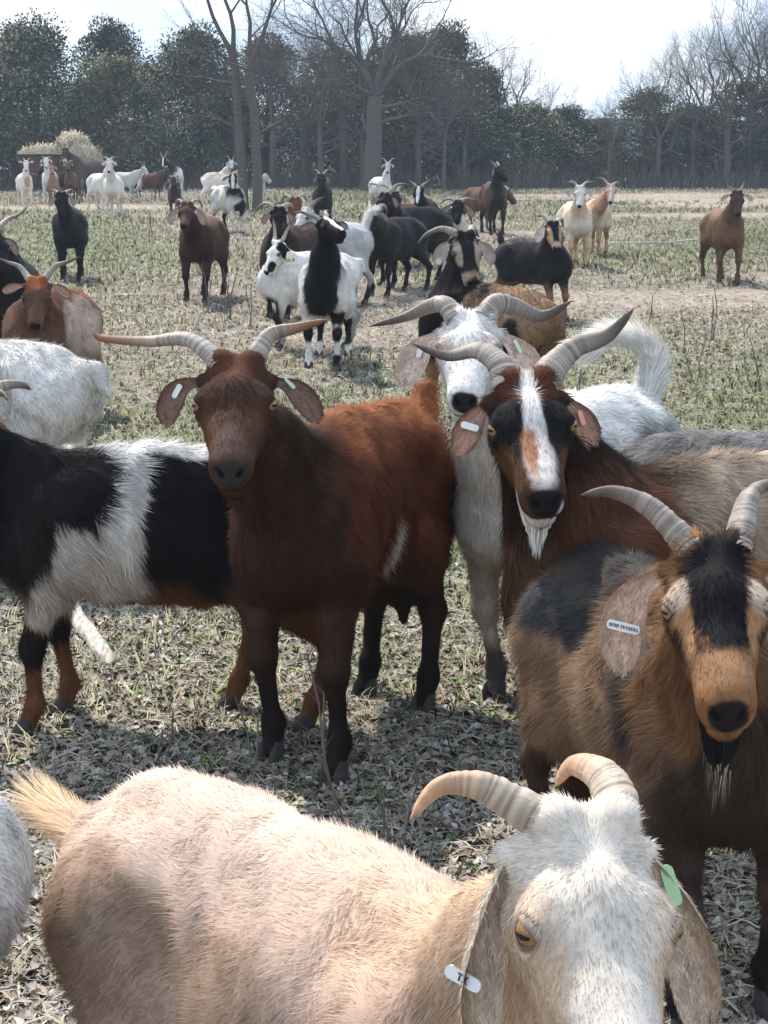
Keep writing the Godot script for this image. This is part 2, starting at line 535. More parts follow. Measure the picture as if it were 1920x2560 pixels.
# ------------------------------------------------------------------ one goat (runs on a worker thread: arrays only)
func goat_arrays(at: int) -> void:
	var g: Dictionary = jobs[at]
	var s: float = g.get("s", 1.0)
	var bl: float = g.get("bl", 1.0)
	var gi: float = g.get("g", 1.0)
	var lod: int = g.get("lod", 2)
	var yaw := deg_to_rad(g.yaw)
	var k: Dictionary = g.coat
	var rng := RandomNumberGenerator.new()
	rng.seed = 1000 + at * 77
	k.seed = at * 13.7
	var root := Transform3D(Basis(Vector3.UP, yaw), Vector3(g.pos.x, 0, g.pos.y))
	var inv := root.affine_inverse()
	var donkey: bool = g.get("donkey", false)
	# head
	var look: Vector2 = g.get("look", Vector2(0, 48))
	var lyaw := deg_to_rad(look.x) - yaw
	var hz: float = g.get("hs", s)
	var hs: float = hz * g.get("head", 0.88)
	var hb := Basis(Vector3.UP, lyaw) * Basis(Vector3.RIGHT, deg_to_rad(look.y)) * Basis(Vector3.BACK, deg_to_rad(g.get("roll", 0.0)))
	var nb := Vector3(0, 0.60, 0.28 * bl)
	var poll: Vector3
	if g.has("poll"):
		poll = inv * ((g.poll as Vector3) - Vector3(0, 0.02, 0))
	else:
		var el := deg_to_rad(g.get("neck", 60.0))
		var ny := lyaw * 0.3
		poll = (nb + Vector3(sin(ny) * cos(el), sin(el), cos(ny) * cos(el)) * (0.44 if not donkey else 0.5)) * s
	var head := Transform3D(hb, poll)
	var H := func(p: Vector3) -> Vector3: return head * (p * hs)
	# legs
	var off: Array = g.get("legs", [])
	if off.is_empty():
		for j in 4: off.append(Vector2(rng.randf_range(-0.015, 0.015), rng.randf_range(-0.05, 0.06)))
	var B := []
	var tor := Vector3(0.80 * gi, 1, 1)
	var z := func(v: float) -> float: return v * bl
	var b2 := func(a: Vector3, b: Vector3, ra: float, rb: float, kk: float, sc: Vector3) -> void:
		B.append([a * Vector3(s, s, s * bl), b * Vector3(s, s, s * bl), ra * s, rb * s, kk * s, sc, false])
	b2.call(Vector3(0, .545, .20), Vector3(0, .535, .0), .160, .170, .05, tor)
	b2.call(Vector3(0, .535, .0), Vector3(0, .545, -.22), .170, .150, .05, tor)
	b2.call(Vector3(0, .475, .06), Vector3(0, .468, -.14), .140, .150, .05, Vector3(.86 * gi, 1, 1))
	b2.call(Vector3(0, .575, -.20), Vector3(0, .575, -.36), .125, .118, .05, tor)
	b2.call(Vector3(0, .665, .16), Vector3(0, .668, -.06), .044, .040, .06, Vector3.ONE)
	b2.call(Vector3(0, .668, -.06), Vector3(0, .672, -.34), .040, .036, .06, Vector3.ONE)
	b2.call(Vector3(0, .445, .27), Vector3(0, .43, .10), .085, .08, .06, Vector3.ONE)
	for sx in [1.0, -1.0]:
		b2.call(Vector3(.08 * sx, .640, -.27), Vector3(.07 * sx, .63, -.31), .036, .034, .05, Vector3.ONE)
		b2.call(Vector3(.05 * sx, .60, -.43), Vector3(.045 * sx, .57, -.44), .034, .03, .05, Vector3.ONE)
		b2.call(Vector3(.085 * sx * gi, .53, -.34), Vector3(.095 * sx, .40, -.29), .105, .068, .05, Vector3(.75, 1, 1))
		b2.call(Vector3(.10 * sx * gi, .58, .17), Vector3(.105 * sx, .44, .24), .085, .066, .05, Vector3(.62, 1, 1))
		# front leg
		var fo: Vector2 = off[0 if sx > 0 else 1]
		var hoof := Vector3(.085 * sx + fo.x, .03, .285 * bl + fo.y)
		var el2 := Vector3(.098 * sx, .43, .22 * bl)
		var kn := el2.lerp(hoof, 0.5) + Vector3(0, 0, .022)
		var ft := el2.lerp(hoof, 0.87) + Vector3(0, 0, -.012)
		for q in [[el2, kn, .052, .029, .04], [kn, kn, .0305, .0305, .02], [kn, ft, .0225, .0190, .02], [ft, ft, .0235, .0235, .015], [ft, hoof, .0205, .0255, .02]]:
			B.append([q[0] * s, q[1] * s, q[2] * s, q[3] * s, q[4] * s, Vector3.ONE, false])
		# hind leg
		var ho: Vector2 = off[2 if sx > 0 else 3]
		var hh := Vector3(.088 * sx + ho.x, .03, -.40 * bl + ho.y)
		var sti := Vector3(.098 * sx, .395, -.275 * bl + ho.y * 0.25)
		var hock := Vector3(.088 * sx + ho.x * .7, .235, hh.z - .065)
		var f2 := Vector3(hh.x, .085, hh.z - .022)
		for q in [[sti, hock, .062, .026, .05], [hock, hock, .031, .029, .02], [hock, f2, .0245, .020, .02], [f2, f2, .024, .024, .015], [f2, hh, .021, .0255, .02]]:
			B.append([q[0] * s, q[1] * s, q[2] * s, q[3] * s, q[4] * s, Vector3.ONE, false])
	# neck
	var nape: Vector3 = H.call(Vector3(0, -.080, .012))
	var jaw: Vector3 = H.call(Vector3(0, -.105, .035))
	var n0 := Vector3(0, .605, .20 * bl) * s
	var n1 := Vector3(0, .50, .30 * bl) * s
	var thick: float = g.get("nw", 1.0)
	var mid := n0.lerp(nape, .5) + Vector3(0, -.005, -.02) * s
	var mid2 := n1.lerp(jaw, .5) + Vector3(0, -.005, -.02) * s
	var nsc := Vector3(.80, 1, 1)
	B.append([n0, mid, .10 * s, .072 * s * thick, .05 * s, nsc, false])
	B.append([mid, nape, .072 * s * thick, .056 * hs, .05 * s, nsc, false])
	B.append([n1, mid2, .115 * s, .072 * s * thick, .06 * s, nsc, false])
	B.append([mid2, jaw, .070 * s * thick, .045 * hs, .05 * s, nsc, false])
	# tail
	var tb := Vector3(0, g.get("tailh", .645), -.44 * bl) * s
	var tl: Array = g.get("tail", [Vector3(0, .0, -.05), Vector3(0, -.06, -.085)])
	var tp := tb
	for j in tl.size():
		var tq: Vector3 = tb + (tl[j] as Vector3) * s
		B.append([tp, tq, .03 * s / (1 + j * 0.15), .026 * s / (1 + j * 0.35), .03 * s, Vector3.ONE, false])
		tp = tq
	if g.has("udder"):
		B.append([Vector3(0, .36, -.22) * s, Vector3(0, .30, -.24) * s, .075 * s, .06 * s, .05 * s, Vector3.ONE, false])
		for sx in [1, -1]: B.append([Vector3(.035 * sx, .26, -.23) * s, Vector3(.045 * sx, .21, -.22) * s, .02 * s, .012 * s, .025 * s, Vector3.ONE, false])
	var cell: float = [0.0125, 0.019, 0.03][lod] * (1.0 if s < 1.2 else 1.25)
	var body := nets(B, cell)
	# head field
	var hc: float = [0.0045, 0.0075, 0.013][lod]
	var Q := []
	var mu: float = g.get("muzzle", 1.0)
	var hl: float = 1.0 if not donkey else 1.25
	Q.append(bone(Vector3(0, -.038, .0), Vector3(0, -.034, .06), .060, .058, .03))
	Q.append(bone(Vector3(0, -.034, .06), Vector3(0, -.040, .20 * hl), .052, .031, .03))
	Q.append(bone(Vector3(0, -.054, .15 * hl), Vector3(0, -.061, .224 * hl), .038, .037, .03, Vector3(1.08 * mu, 1, 1)))
	Q.append(bone(Vector3(0, -.048, .236 * hl), Vector3(0, -.064, .242 * hl), .026, .025, .02, Vector3(1.25 * mu, 1, 1)))
	Q.append(bone(Vector3(0, -.095, .03), Vector3(0, -.102, .19 * hl), .042, .025, .03, Vector3(.9, 1, 1)))
	Q.append(bone(Vector3(0, -.104, .19 * hl), Vector3(0, -.104, .226 * hl), .024, .022, .012, Vector3(1.2, 1, 1)))
	Q.append(bone(Vector3(0, -.055, .02), Vector3(0, -.105, .005), .055, .056, .03, Vector3(.85, 1, 1)))
	for sx in [1.0, -1.0]:
		Q.append(bone(Vector3(.030 * sx, -.070, .04), Vector3(.022 * sx, -.074, .13), .040, .026, .03))
		Q.append(bone(Vector3(.050 * sx, -.018, .072), Vector3(.053 * sx, -.018, .085), .026, .024, .022))
		Q.append(bone(Vector3(.046 * sx, .001, .056), Vector3(.064 * sx, -.003, .084), .011, .010, .014))
		Q.append(bone(Vector3(.050 * sx, -.032, .092), Vector3(.030 * sx, -.040, .15), .016, .012, .025))
		Q.append(bone(Vector3(.027 * sx, .008, -.005), Vector3(.030 * sx, .022, -.012), .026, .024, .025))
		Q.append(bone(Vector3(.056 * sx, -.020, .0), Vector3(.068 * sx, -.018, -.004), .019, .013, .02))
		if lod < 2:
			Q.append(bone(Vector3(.0130 * sx, -.052, .270 * hl), Vector3(.025 * sx, -.045, .258 * hl), .0055, .0075, .006, Vector3.ONE, true))
			Q.append(bone(Vector3(.046 * sx, -.090, .17 * hl), Vector3(.0 * sx, -.088, .262 * hl), .0045, .005, .005, Vector3.ONE, true))
			Q.append(bone(Vector3(.080 * sx, -.010, .094), Vector3(.078 * sx, -.010, .092), .012, .012, .006, Vector3.ONE, true))
	var hd := nets(Q, hc)
	var V: PackedVector3Array = body.v
	var N: PackedVector3Array = body.n
	var I: PackedInt32Array = body.i
	var C := PackedColorArray()
	var nd := (poll / s - nb).normalized()
	var nl := (poll / s - nb).length()
	var lump: float = g.get("lump", 0.004) * s
	for j in V.size():
		var p := V[j] / s
		C.append(coat_body(k, p, (p - nb).dot(nd) / nl))
		if p.y > 0.3:
			var zb := p.z / bl
			var ax := absf(p.x)
			# loose skin, ribs, the hollow before the hip, the edge of the shoulder blade
			var dsp := noise.get_noise_3d(p.x * 150.0 + at, p.y * 70.0, p.z * 170.0) * lump
			if ax > 0.05 and zb < 0.2:
				dsp += sin(zb * 128.0 + p.y * 9.0) * 0.0028 * smoothstep(-0.22, -0.12, zb) * smoothstep(0.14, 0.04, zb) * smoothstep(0.36, 0.42, p.y) * smoothstep(0.66, 0.58, p.y) * s
				dsp -= 0.020 * exp(-(pow((zb + 0.20) / 0.075, 2.0) + pow((p.y - 0.585) / 0.06, 2.0))) * s
				dsp -= 0.013 * exp(-(pow((zb - 0.085) / 0.04, 2.0) + pow((p.y - 0.54) / 0.13, 2.0))) * s
			V[j] += N[j] * dsp
	var hV := PackedVector3Array()
	var hN := PackedVector3Array()
	for j in hd.v.size():
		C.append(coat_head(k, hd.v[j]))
		hV.append(head * (hd.v[j] * hs))
		hN.append(hb * (hd.n[j] as Vector3))
	var info := {"nb": nb, "nd": nd, "nl": nl, "head": head, "hinv": head.affine_inverse(), "hs": hs, "eye": inv * Vector3(0, 1.4, 0)}
	var res := {"info": info, "root": root}
	# ears
	var ears := []
	var eL: float = g.get("earl", 0.13) * hs
	var H0 := Basis(Vector3.UP, lyaw)
	for sd in 2:
		var sx := 1.0 if sd == 0 else -1.0
		var base: Vector3 = H.call(Vector3(.068 * sx, -.016, -.003))
		var e: Array = g.get("ear", [Vector3(.75, -.45, .1), Vector3(.2, -1, .25)])
		if sd == 1 and g.has("ear2"): e = g.ear2
		var m := Vector3(sx, 1, 1)
		var P := [base]
		P.append(base + H0 * ((e[0] as Vector3).normalized() * m) * eL * 0.33)
		P.append(P[1] + H0 * ((e[0] as Vector3).lerp(e[1], 0.55).normalized() * m) * eL * 0.34)
		P.append(P[2] + H0 * ((e[1] as Vector3).normalized() * m) * eL * 0.33)
		var fc: Vector3 = H0 * (g.get("earface", Vector3(0.25, 0.1, 1.0)) * m)
		var oc: Color = k.get("ear", k.get("head", k.base))
		var ea := ear_arrays(P, fc, eL * g.get("earw", 0.24), oc, k.get("earin", mixc(oc, Color(.5, .33, .28), 0.6)), [16, 10, 6][lod], [10, 6, 4][lod], g.get("earcurl", 1.25), at * 3.1 + sd)
		ea.P = P
		ears.append(ea)
	res.ears = ears
	# fur
	if lod < 2 or g.has("fur"):
		var o := {"v": PackedVector3Array(), "n": PackedVector3Array(), "c": PackedColorArray()}
		k.hairw = g.get("hairw", [0.0011, 0.0020, 0.004][lod])
		var dens: float = g.get("dens", [52000.0, 15000.0, 2500.0][lod])
		fur(o, V, N, I, dens, rng, k, s, info, false)
		fur(o, hV, hN, hd.i, dens * 1.7, rng, k, s, info, true)
		for e in ears: ear_fur(o, e, rng, k.hairw, dens)
		# tail tuft
		if g.get("tuft", 0) > 0:
			var tc: Color = k.get("tail", k.base)
			for j in int(g.tuft):
				var u := rng.randf()
				var pts := [tb] + tl.map(func(q): return tb + q * s)
				var p := bez(pts, u)
				var d := (bez(pts, u + .05) - bez(pts, u - .05)).normalized()
				var o3 := Vector3(rng.randf() - .5, rng.randf() - .5, rng.randf() - .5).normalized()
				o3 = (o3 - d * o3.dot(d)).normalized()
				p += o3 * .02 * s
				var tip: Vector3 = p + (d * 1.3 + o3 * 0.6 + Vector3(0, -.15, 0)).normalized() * g.get("tufl", .06) * (0.6 + 0.6 * rng.randf())
				var side: Vector3 = o3.cross(d) * k.hairw * 1.3
				var col := tc * (0.75 + 0.5 * rng.randf())
				for q in [p - side, tip, p + side]:
					o.v.append(q); o.n.append((o3 + Vector3(0, .7, 0)).normalized()); o.c.append(col)
		res.fur = arr_mesh(o.v, o.n, o.c, PackedInt32Array())
	# beard
	if g.has("beard"):
		var bd: Dictionary = g.beard
		var o := {"v": PackedVector3Array(), "n": PackedVector3Array(), "c": PackedColorArray()}
		for j in int(bd.n):
			var hp := Vector3(rng.randf_range(-.032, .032), -.118, rng.randf_range(.10 if lod == 0 else .14, .205))
			var p: Vector3 = H.call(hp)
			var L: float = bd.l * (0.45 + 0.55 * rng.randf()) * (1.0 - absf(hp.x) / .05)
			var conv := hb * Vector3(-hp.x * 0.9, 0, (0.17 - hp.z) * 0.5) 
			var tip: Vector3 = p + Vector3(0, -L, 0) + conv + Vector3(rng.randf() - .5, 0, rng.randf() - .5) * L * 0.18
			var md: Vector3 = p.lerp(tip, .6) + hb * Vector3(hp.x * .3, -.004, 0)
			var col: Color = (bd.c as Color) * (0.7 + 0.6 * rng.randf())
			var side: Vector3 = H0 * Vector3(1, 0, rng.randf() - .5) * [0.0013, 0.002, 0.004][lod]
			var nn: Vector3 = (H0 * Vector3(hp.x * 30., 0.2, 1)).normalized()
			var late: Color = bd.get("c2", bd.c) if L > bd.l * .66 else bd.c
			late = late * rng.randf_range(.75, 1.2)
			var vi := 0
			for q in [p - side, md - side, p + side, md - side, md + side, p + side, md - side, tip, md + side]:
				o.v.append(q); o.n.append(nn); o.c.append(late if vi == 7 else col)
				vi += 1
		res.beard = arr_mesh(o.v, o.n, o.c, PackedInt32Array())
	# horns
	if g.has("horn"):
		var hr: float = g.get("hornr", 0.021) * hz
		res.horns = []
		for sd in 2:
			var sx := 1.0 if sd == 0 else -1.0
			var pts: Array = g.horn if sd == 0 or not g.has("horn2") else g.horn2
			var base: Vector3 = H.call(Vector3(.030 * sx, .014, -.008))
			var P := [base]
			for q in pts: P.append(poll + H0 * ((q as Vector3) * Vector3(sx, 1, -1)) * hz)
			res.horns.append(horn_mesh(P, hr, [110, 50, 16][lod], [18, 12, 7][lod], k.get("horn", Color(.34, .30, .26)), k.get("horntip", Color(.10, .08, .07)), at * 7.0 + sd))
	# assembled body
	var nv := V.size()
	V.append_array(hV)
	N.append_array(hN)
	for q in hd.i: I.append(q + nv)
	res.body = arr_mesh(V, N, C, I)
	# hooves
	res.hooves = []
	if lod < 2 or donkey:
		for j in 4:
			var sx := 1.0 if j % 2 == 0 else -1.0
			var o: Vector2 = off[j]
			res.hooves.append(Vector3((.085 if j < 2 else .088) * sx + o.x, 0, (.285 if j < 2 else -.40) * bl + o.y) * s)
	built[at] = res

func make_goat(at: int) -> void:
	var g: Dictionary = jobs[at]
	var r: Dictionary = built[at]
	var s: float = g.get("s", 1.0)
	var hs: float = r.info.hs
	var lod: int = g.get("lod", 2)
	var donkey: bool = g.get("donkey", false)
	var root := Node3D.new()
	root.name = numbered("donkey" if donkey else "goat")
	add_child(root)
	root.transform = r.root
	tag(root, g.label, "donkey" if donkey else "goat", "" if donkey else "goats of the herd in the pasture")
	put("body", r.body, M.coat, root)
	if r.has("fur"):
		var o := put("fur", r.fur, M.fur_dark if g.get("dark", false) else M.fur, root)
		o.set_meta("kind", "stuff")
	if r.has("beard"):
		put("beard", r.beard, M.fur, root).set_meta("kind", "stuff")
	for m in r.get("horns", []):
		put("horn", m, M.horn, root)
	var sd := 0
	for e in r.ears:
		var eo := put("ear", arr_mesh(e.v, e.n, e.c, e.i), M.ear, root)
		if g.has("tags"):
			for t in g.tags:
				if t.side == sd: ear_tag(eo, e, t, r.info)
		sd += 1
	var hd: Transform3D = r.info.head
	for sx in [1.0, -1.0]:
		var eye := put("eye", M.eye_mesh, M.eye if lod < 1 else M.eye_dark, root)
		var b := Basis(hd.basis.x, hd.basis.y, hd.basis.z)
		var out := (b * Vector3(sx * 0.86, 0.12, 0.45)).normalized()
		var zz := out
		var xx := (b * Vector3(0, 0, -sx)).slide(zz).normalized()
		eye.transform = Transform3D(Basis(xx, zz.cross(xx), zz) * (0.0165 * hs), hd * (Vector3(.0640 * sx, -.012, .0868) * hs))
		if lod == 0:
			# the slit stays level however the head is held; the lids follow the head
			var lv := (Vector3.UP.slide(zz)).normalized()
			var pu := put("pupil", M.pupil_mesh, M.black, eye)
			pu.rotation.z = atan2(-lv.dot(xx), lv.dot(zz.cross(xx)))
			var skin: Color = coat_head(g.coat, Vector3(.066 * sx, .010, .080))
			put("eyelid", lid_mesh(skin, g.coat.get("lid", Color(.03, .02, .018))), M.coat, eye)
	for p in r.hooves:
		var h := put("hoof", M.hoof_mesh, M.hoof, root)
		h.transform = Transform3D(Basis().scaled(Vector3.ONE * s), p)

func ear_tag(ear: Node3D, e: Dictionary, t: Dictionary, info: Dictionary) -> void:
	# a plastic tag clipped through the ear
	var P: Array = e.P
	var u: float = t.at
	var p := bez(P, u)
	var d := (bez(P, u + .05) - bez(P, u - .05)).normalized()
	var o := MeshInstance3D.new()
	o.name = "ear_tag"
	var w: float = t.w; var h: float = t.h
	var st := SurfaceTool.new()
	st.begin(Mesh.PRIMITIVE_TRIANGLES)
	var prof := PackedVector2Array()
	var rr: float = minf(w, h) * t.get("round", 0.45)
	for q in 4:
		for j in 5:
			var a := PI * 0.5 * (q + j / 4.0)
			var cx: float = (w * .5 - rr) * (1 if q == 0 or q == 3 else -1)
			var cy: float = (h * .5 - rr) * (1 if q < 2 else -1)
			var pt := Vector2(cx + cos(a) * rr, cy + sin(a) * rr)
			if t.get("neck", false) and pt.y > 0: pt.x *= 1.0 - 0.62 * smoothstep(0.1, 0.5, pt.y / h)
			prof.append(pt)
	var th := 0.0016
	var n := prof.size()
	for j in n:
		var a := prof[j]; var b := prof[(j + 1) % n]
		st.set_normal(Vector3(0, 0, 1))
		for q in [Vector3(0, 0, th), Vector3(b.x, b.y, th), Vector3(a.x, a.y, th)]: st.add_vertex(q)
		st.set_normal(Vector3(0, 0, -1))
		for q in [Vector3(0, 0, -th), Vector3(a.x, a.y, -th), Vector3(b.x, b.y, -th)]: st.add_vertex(q)
		st.set_normal(Vector3(a.x, a.y, 0).normalized())
		for q in [Vector3(a.x, a.y, th), Vector3(b.x, b.y, th), Vector3(b.x, b.y, -th), Vector3(a.x, a.y, th), Vector3(b.x, b.y, -th), Vector3(a.x, a.y, -th)]: st.add_vertex(q)
	o.mesh = st.commit()
	o.material_override = mat("tag plastic", t.c, 0.4, 0.5)
	var face: Vector3 = (ear.get_parent() as Node3D).transform.basis.inverse() * (t.face as Vector3).normalized()
	var up: Vector3 = (ear.get_parent() as Node3D).transform.basis.inverse() * (t.up as Vector3)
	var x := up.cross(face).normalized()
	o.transform = Transform3D(Basis(x, face.cross(x), face), p + face * t.get("lift", 0.012))
	ear.add_child(o, true)
	if t.has("text"):
		var tm := TextMesh.new()
		tm.text = t.text
		var ft := SystemFont.new()
		ft.font_names = PackedStringArray(["Droid Sans"])
		ft.font_weight = 700
		tm.font = ft
		tm.font_size = 32
		tm.pixel_size = t.ts / 32.0
		tm.depth = 0.0006
		var q := MeshInstance3D.new()
		q.name = "print"
		q.mesh = tm
		q.material_override = M.black
		q.position = Vector3(0, t.get("ty", 0.0), th + 0.0005)
		if t.get("flip", false): q.rotation.z = PI
		o.add_child(q)

# ------------------------------------------------------------------ ground
func build_ground() -> void:
	var V := PackedVector3Array(); var N := PackedVector3Array(); var C := PackedColorArray(); var I := PackedInt32Array(); var U := PackedVector2Array()
	# rings of cells: fine near the herd, coarse towards the horizon
	var xs := PackedFloat32Array(); var zs := PackedFloat32Array()
	var x := 0.0
	while x < 900.0:
		xs.append(x)
		x += maxf(0.12, x * 0.06)
	var row := PackedFloat32Array()
	for j in range(xs.size() - 1, 0, -1): row.append(-xs[j])
	row.append_array(xs)
	x = 0.0
	while x < 900.0:
		zs.append(6.0 - x)
		x += maxf(0.12, x * 0.022)
	zs.insert(0, 60.0)
	for zz in zs:
		for xx in row:
			V.append(Vector3(xx, ground_y(xx, zz), zz))
			U.append(Vector2(xx, zz))
			var c := ground_tint(xx, zz)
			C.append(c)
	var w := row.size()
	for j in V.size():
		var i0 := j % w; var j0 := j / w
		var a := V[j - 1 if i0 > 0 else j]; var b := V[j + 1 if i0 < w - 1 else j]
		var c := V[j - w if j0 > 0 else j]; var d := V[j + w if j0 < zs.size() - 1 else j]
		N.append((c - d).cross(b - a).normalized() if (c - d).cross(b - a).y > 0 else -(c - d).cross(b - a).normalized())
	for j0 in zs.size() - 1:
		for i0 in w - 1:
			var q := j0 * w + i0
			I.append_array(PackedInt32Array([q, q + w, q + 1, q + 1, q + w, q + w + 1]))
	var a := []
	a.resize(Mesh.ARRAY_MAX)
	a[Mesh.ARRAY_VERTEX] = V; a[Mesh.ARRAY_NORMAL] = N; a[Mesh.ARRAY_COLOR] = C; a[Mesh.ARRAY_INDEX] = I; a[Mesh.ARRAY_TEX_UV] = U
	var m := ArrayMesh.new()
	m.add_surface_from_arrays(Mesh.PRIMITIVE_TRIANGLES, a)
	var g := put("ground", m, M.ground, self)
	tag(g, "dry winter pasture ground of pale soil, leaf litter and thin grass", "ground", "", "structure")

func ground_y(x: float, z: float) -> float:
	var d := sqrt(x * x + z * z)
	return noise.get_noise_2d(x * 1.1, z * 1.1) * 0.018 * (1.0 + minf(d, 60.0) * 0.03) - 0.012

func green_at(x: float, z: float) -> float: # 0 dry .. 1 green
	return clampf(0.42 + noise.get_noise_2d(x * 2.3 + 90.0, z * 1.6) * 0.9 + noise2.get_noise_2d(x * 1.2, z * 1.2) * 0.5, 0.0, 1.0)

func bare_at(x: float, z: float) -> float:
	return smoothstep(0.26, 0.56, noise.get_noise_2d(x * 1.3 - 300.0, z * 2.4 + 70.0) + 0.10 * smoothstep(0.0, 6.0, x + 1.0))

func ground_tint(x: float, z: float) -> Color:
	var c := Color(0.205, 0.19, 0.165)
	c = mixc(c, Color(0.15, 0.155, 0.095), green_at(x, z) * 0.55)
	c = mixc(c, Color(0.43, 0.365, 0.31), bare_at(x, z))
	return c

func scatter_ground() -> void:
	var rng := RandomNumberGenerator.new()
	rng.seed = 77
	# pieces of litter: a curled dead leaf, a straw, a tuft of grass, a small green weed
	var kinds := {
		"leaf_litter": leaf_mesh(), "dry_straw": straw_mesh(rng), "grass": tuft_mesh(rng, 11, 0.045, 0.0035), "green_weeds": weed_mesh(rng),
	}
	var lab := {"leaf_litter": ["curled grey and tan dead leaves strewn over the pasture", "leaves"], "dry_straw": ["pale broken straw and dead stems lying on the soil", "straw"], "grass": ["thin dry and green grass tufts across the pasture", "grass"], "green_weeds": ["small bright green weeds low among the litter", "weeds"]}
	# [nearest, farthest, leaves, straw, tufts, weeds] counts over the strip that the picture takes in
	var bands := [[1.6, 3.6, 30000, 9000, 2600, 9000], [3.6, 5.5, 30000, 12000, 5000, 9000], [5.5, 9.0, 22000, 17000, 14000, 11000], [9.0, 16.0, 10000, 26000, 16000, 6000], [16.0, 30.0, 4000, 24000, 22000, 5000], [30.0, 56.0, 1000, 18000, 20000, 2200]]
	var at := 0
	for called in kinds:
		var T: Array[Transform3D] = []
		var K := PackedColorArray()
		for b in bands:
			var big := 1.0 + maxf(0.0, (b[0] + b[1]) * 0.5 - 5.0) * (0.03 if at else 0.012)
			for j in int(b[2 + at] * 1.36):
				# even over the ground's area
				var z := -sqrt(lerpf(b[0] * b[0], b[1] * b[1], rng.randf()))
				var x := rng.randf_range(-1, 1) * (0.36 * -z + 0.5)
				var gr := green_at(x, z)
				var ba := bare_at(x, z)
				var keep := 1.0
				if called == "grass": keep = 0.25 + 0.75 * gr - ba * 0.8
				elif called == "green_weeds": keep = gr * 1.4 - 0.1 - ba
				elif called == "leaf_litter": keep = 0.8 - ba * 0.55
				else: keep = 0.9 - ba * 0.4
				if rng.randf() > keep: continue
				var sc := big * rng.randf_range(0.6, 1.35)
				var bs := Basis(Vector3.UP, rng.randf() * TAU)
				if at < 2: bs = bs * Basis(Vector3.RIGHT, rng.randf_range(-0.5, 0.5)) * Basis(Vector3.BACK, rng.randf_range(-0.5, 0.5) if at == 0 else rng.randf_range(-0.15, 0.3))
				T.append(Transform3D(bs.scaled_local(Vector3.ONE * sc), Vector3(x, ground_y(x, z) + (0.006 if at < 2 else -0.002), z)))
				var v := rng.randf_range(0.7, 1.3)
				var c: Color
				match at:
					0: c = [Color(.35, .33, .295), Color(.36, .31, .25), Color(.21, .16, .12), Color(.48, .46, .43), Color(.15, .095, .065), Color(.26, .235, .20)][rng.randi() % 6]
					1: c = [Color(.44, .39, .31), Color(.36, .325, .265), Color(.30, .28, .25)][rng.randi() % 3]
					2: c = mixc(Color(.30, .27, .20), Color(.14, .17, .08), clampf(gr * 1.25 + rng.randf_range(-.35, .25), 0, 1))
					_: c = [Color(.10, .19, .045), Color(.15, .24, .06), Color(.09, .14, .05)][rng.randi() % 3]
				K.append(Color(c.r * v, c.g * v, c.b * v))
		var mm := MultiMesh.new()
		mm.transform_format = MultiMesh.TRANSFORM_3D
		mm.use_colors = true
		mm.mesh = kinds[called]
		mm.instance_count = T.size()
		for j in T.size():
			mm.set_instance_transform(j, T[j])
			mm.set_instance_color(j, K[j])
		var o := MultiMeshInstance3D.new()
		o.name = called
		o.multimesh = mm
		o.material_override = M.litter if at < 2 else M.blade
		add_child(o)
		tag(o, lab[called][0], lab[called][1], "", "stuff")
		at += 1

func leaf_mesh() -> ArrayMesh:
	var V := PackedVector3Array(); var N := PackedVector3Array(); var I := PackedInt32Array()
	var L := 0.028
	for i in 5:
		var t := i / 4.0
		var w := 0.0082 * sin(PI * clampf(t * 0.9 + 0.08, 0, 1)) * (1.25 if i % 2 else 0.85)
		for j in 3:
			var u := j - 1.0
			V.append(Vector3(u * w, absf(u) * w * 0.75 + sin(t * PI) * 0.007, (t - 0.5) * L))
			N.append(Vector3(-u * 0.5, 1, -cos(t * PI) * 0.4).normalized())
	for i in 4:
		for j in 2:
			var q := i * 3 + j
			I.append_array(PackedInt32Array([q, q + 1, q + 3, q + 1, q + 4, q + 3]))
	return arr_mesh(V, N, PackedColorArray(), I)

func straw_mesh(rng: RandomNumberGenerator) -> ArrayMesh:
	var V := PackedVector3Array(); var N := PackedVector3Array()
	for q in 4:
		var o := Vector3(rng.randf_range(-.03, .03), rng.randf() * .004, rng.randf_range(-.03, .03))
		var a := rng.randf() * TAU
		var d := Vector3(cos(a), rng.randf_range(-.05, .18), sin(a)) * rng.randf_range(.018, .042)
		var b := Vector3(rng.randf() - .5, rng.randf() * .6, rng.randf() - .5) * .016
		var s := d.cross(Vector3.UP).normalized() * .0014
		for p in [o - d - s, o + b - s, o - d + s, o - d + s, o + b - s, o + b + s, o + b - s, o + d, o + b + s]:
			V.append(p); N.append(Vector3.UP)
	return arr_mesh(V, N, PackedColorArray(), PackedInt32Array())

func tuft_mesh(rng: RandomNumberGenerator, n: int, h: float, w: float) -> ArrayMesh:
	var V := PackedVector3Array(); var N := PackedVector3Array()
	for q in n:
		var a := rng.randf() * TAU
		var out := Vector3(cos(a), 0, sin(a))
		var o := out * rng.randf() * h * 0.5
		var hh := h * rng.randf_range(.5, 1.2)
		var s := out.cross(Vector3.UP) * w * .5
		var m := o + out * hh * 0.25 + Vector3.UP * hh * .6
		var t := o + out * hh * rng.randf_range(.5, 1.0) + Vector3.UP * hh * rng.randf_range(.7, 1.0)
		for p in [o - s, m - s * .8, o + s, o + s, m - s * .8, m + s * .8, m - s * .8, t, m + s * .8]:
			V.append(p); N.append((Vector3.UP + out * .4).normalized())
	return arr_mesh(V, N, PackedColorArray(), PackedInt32Array())

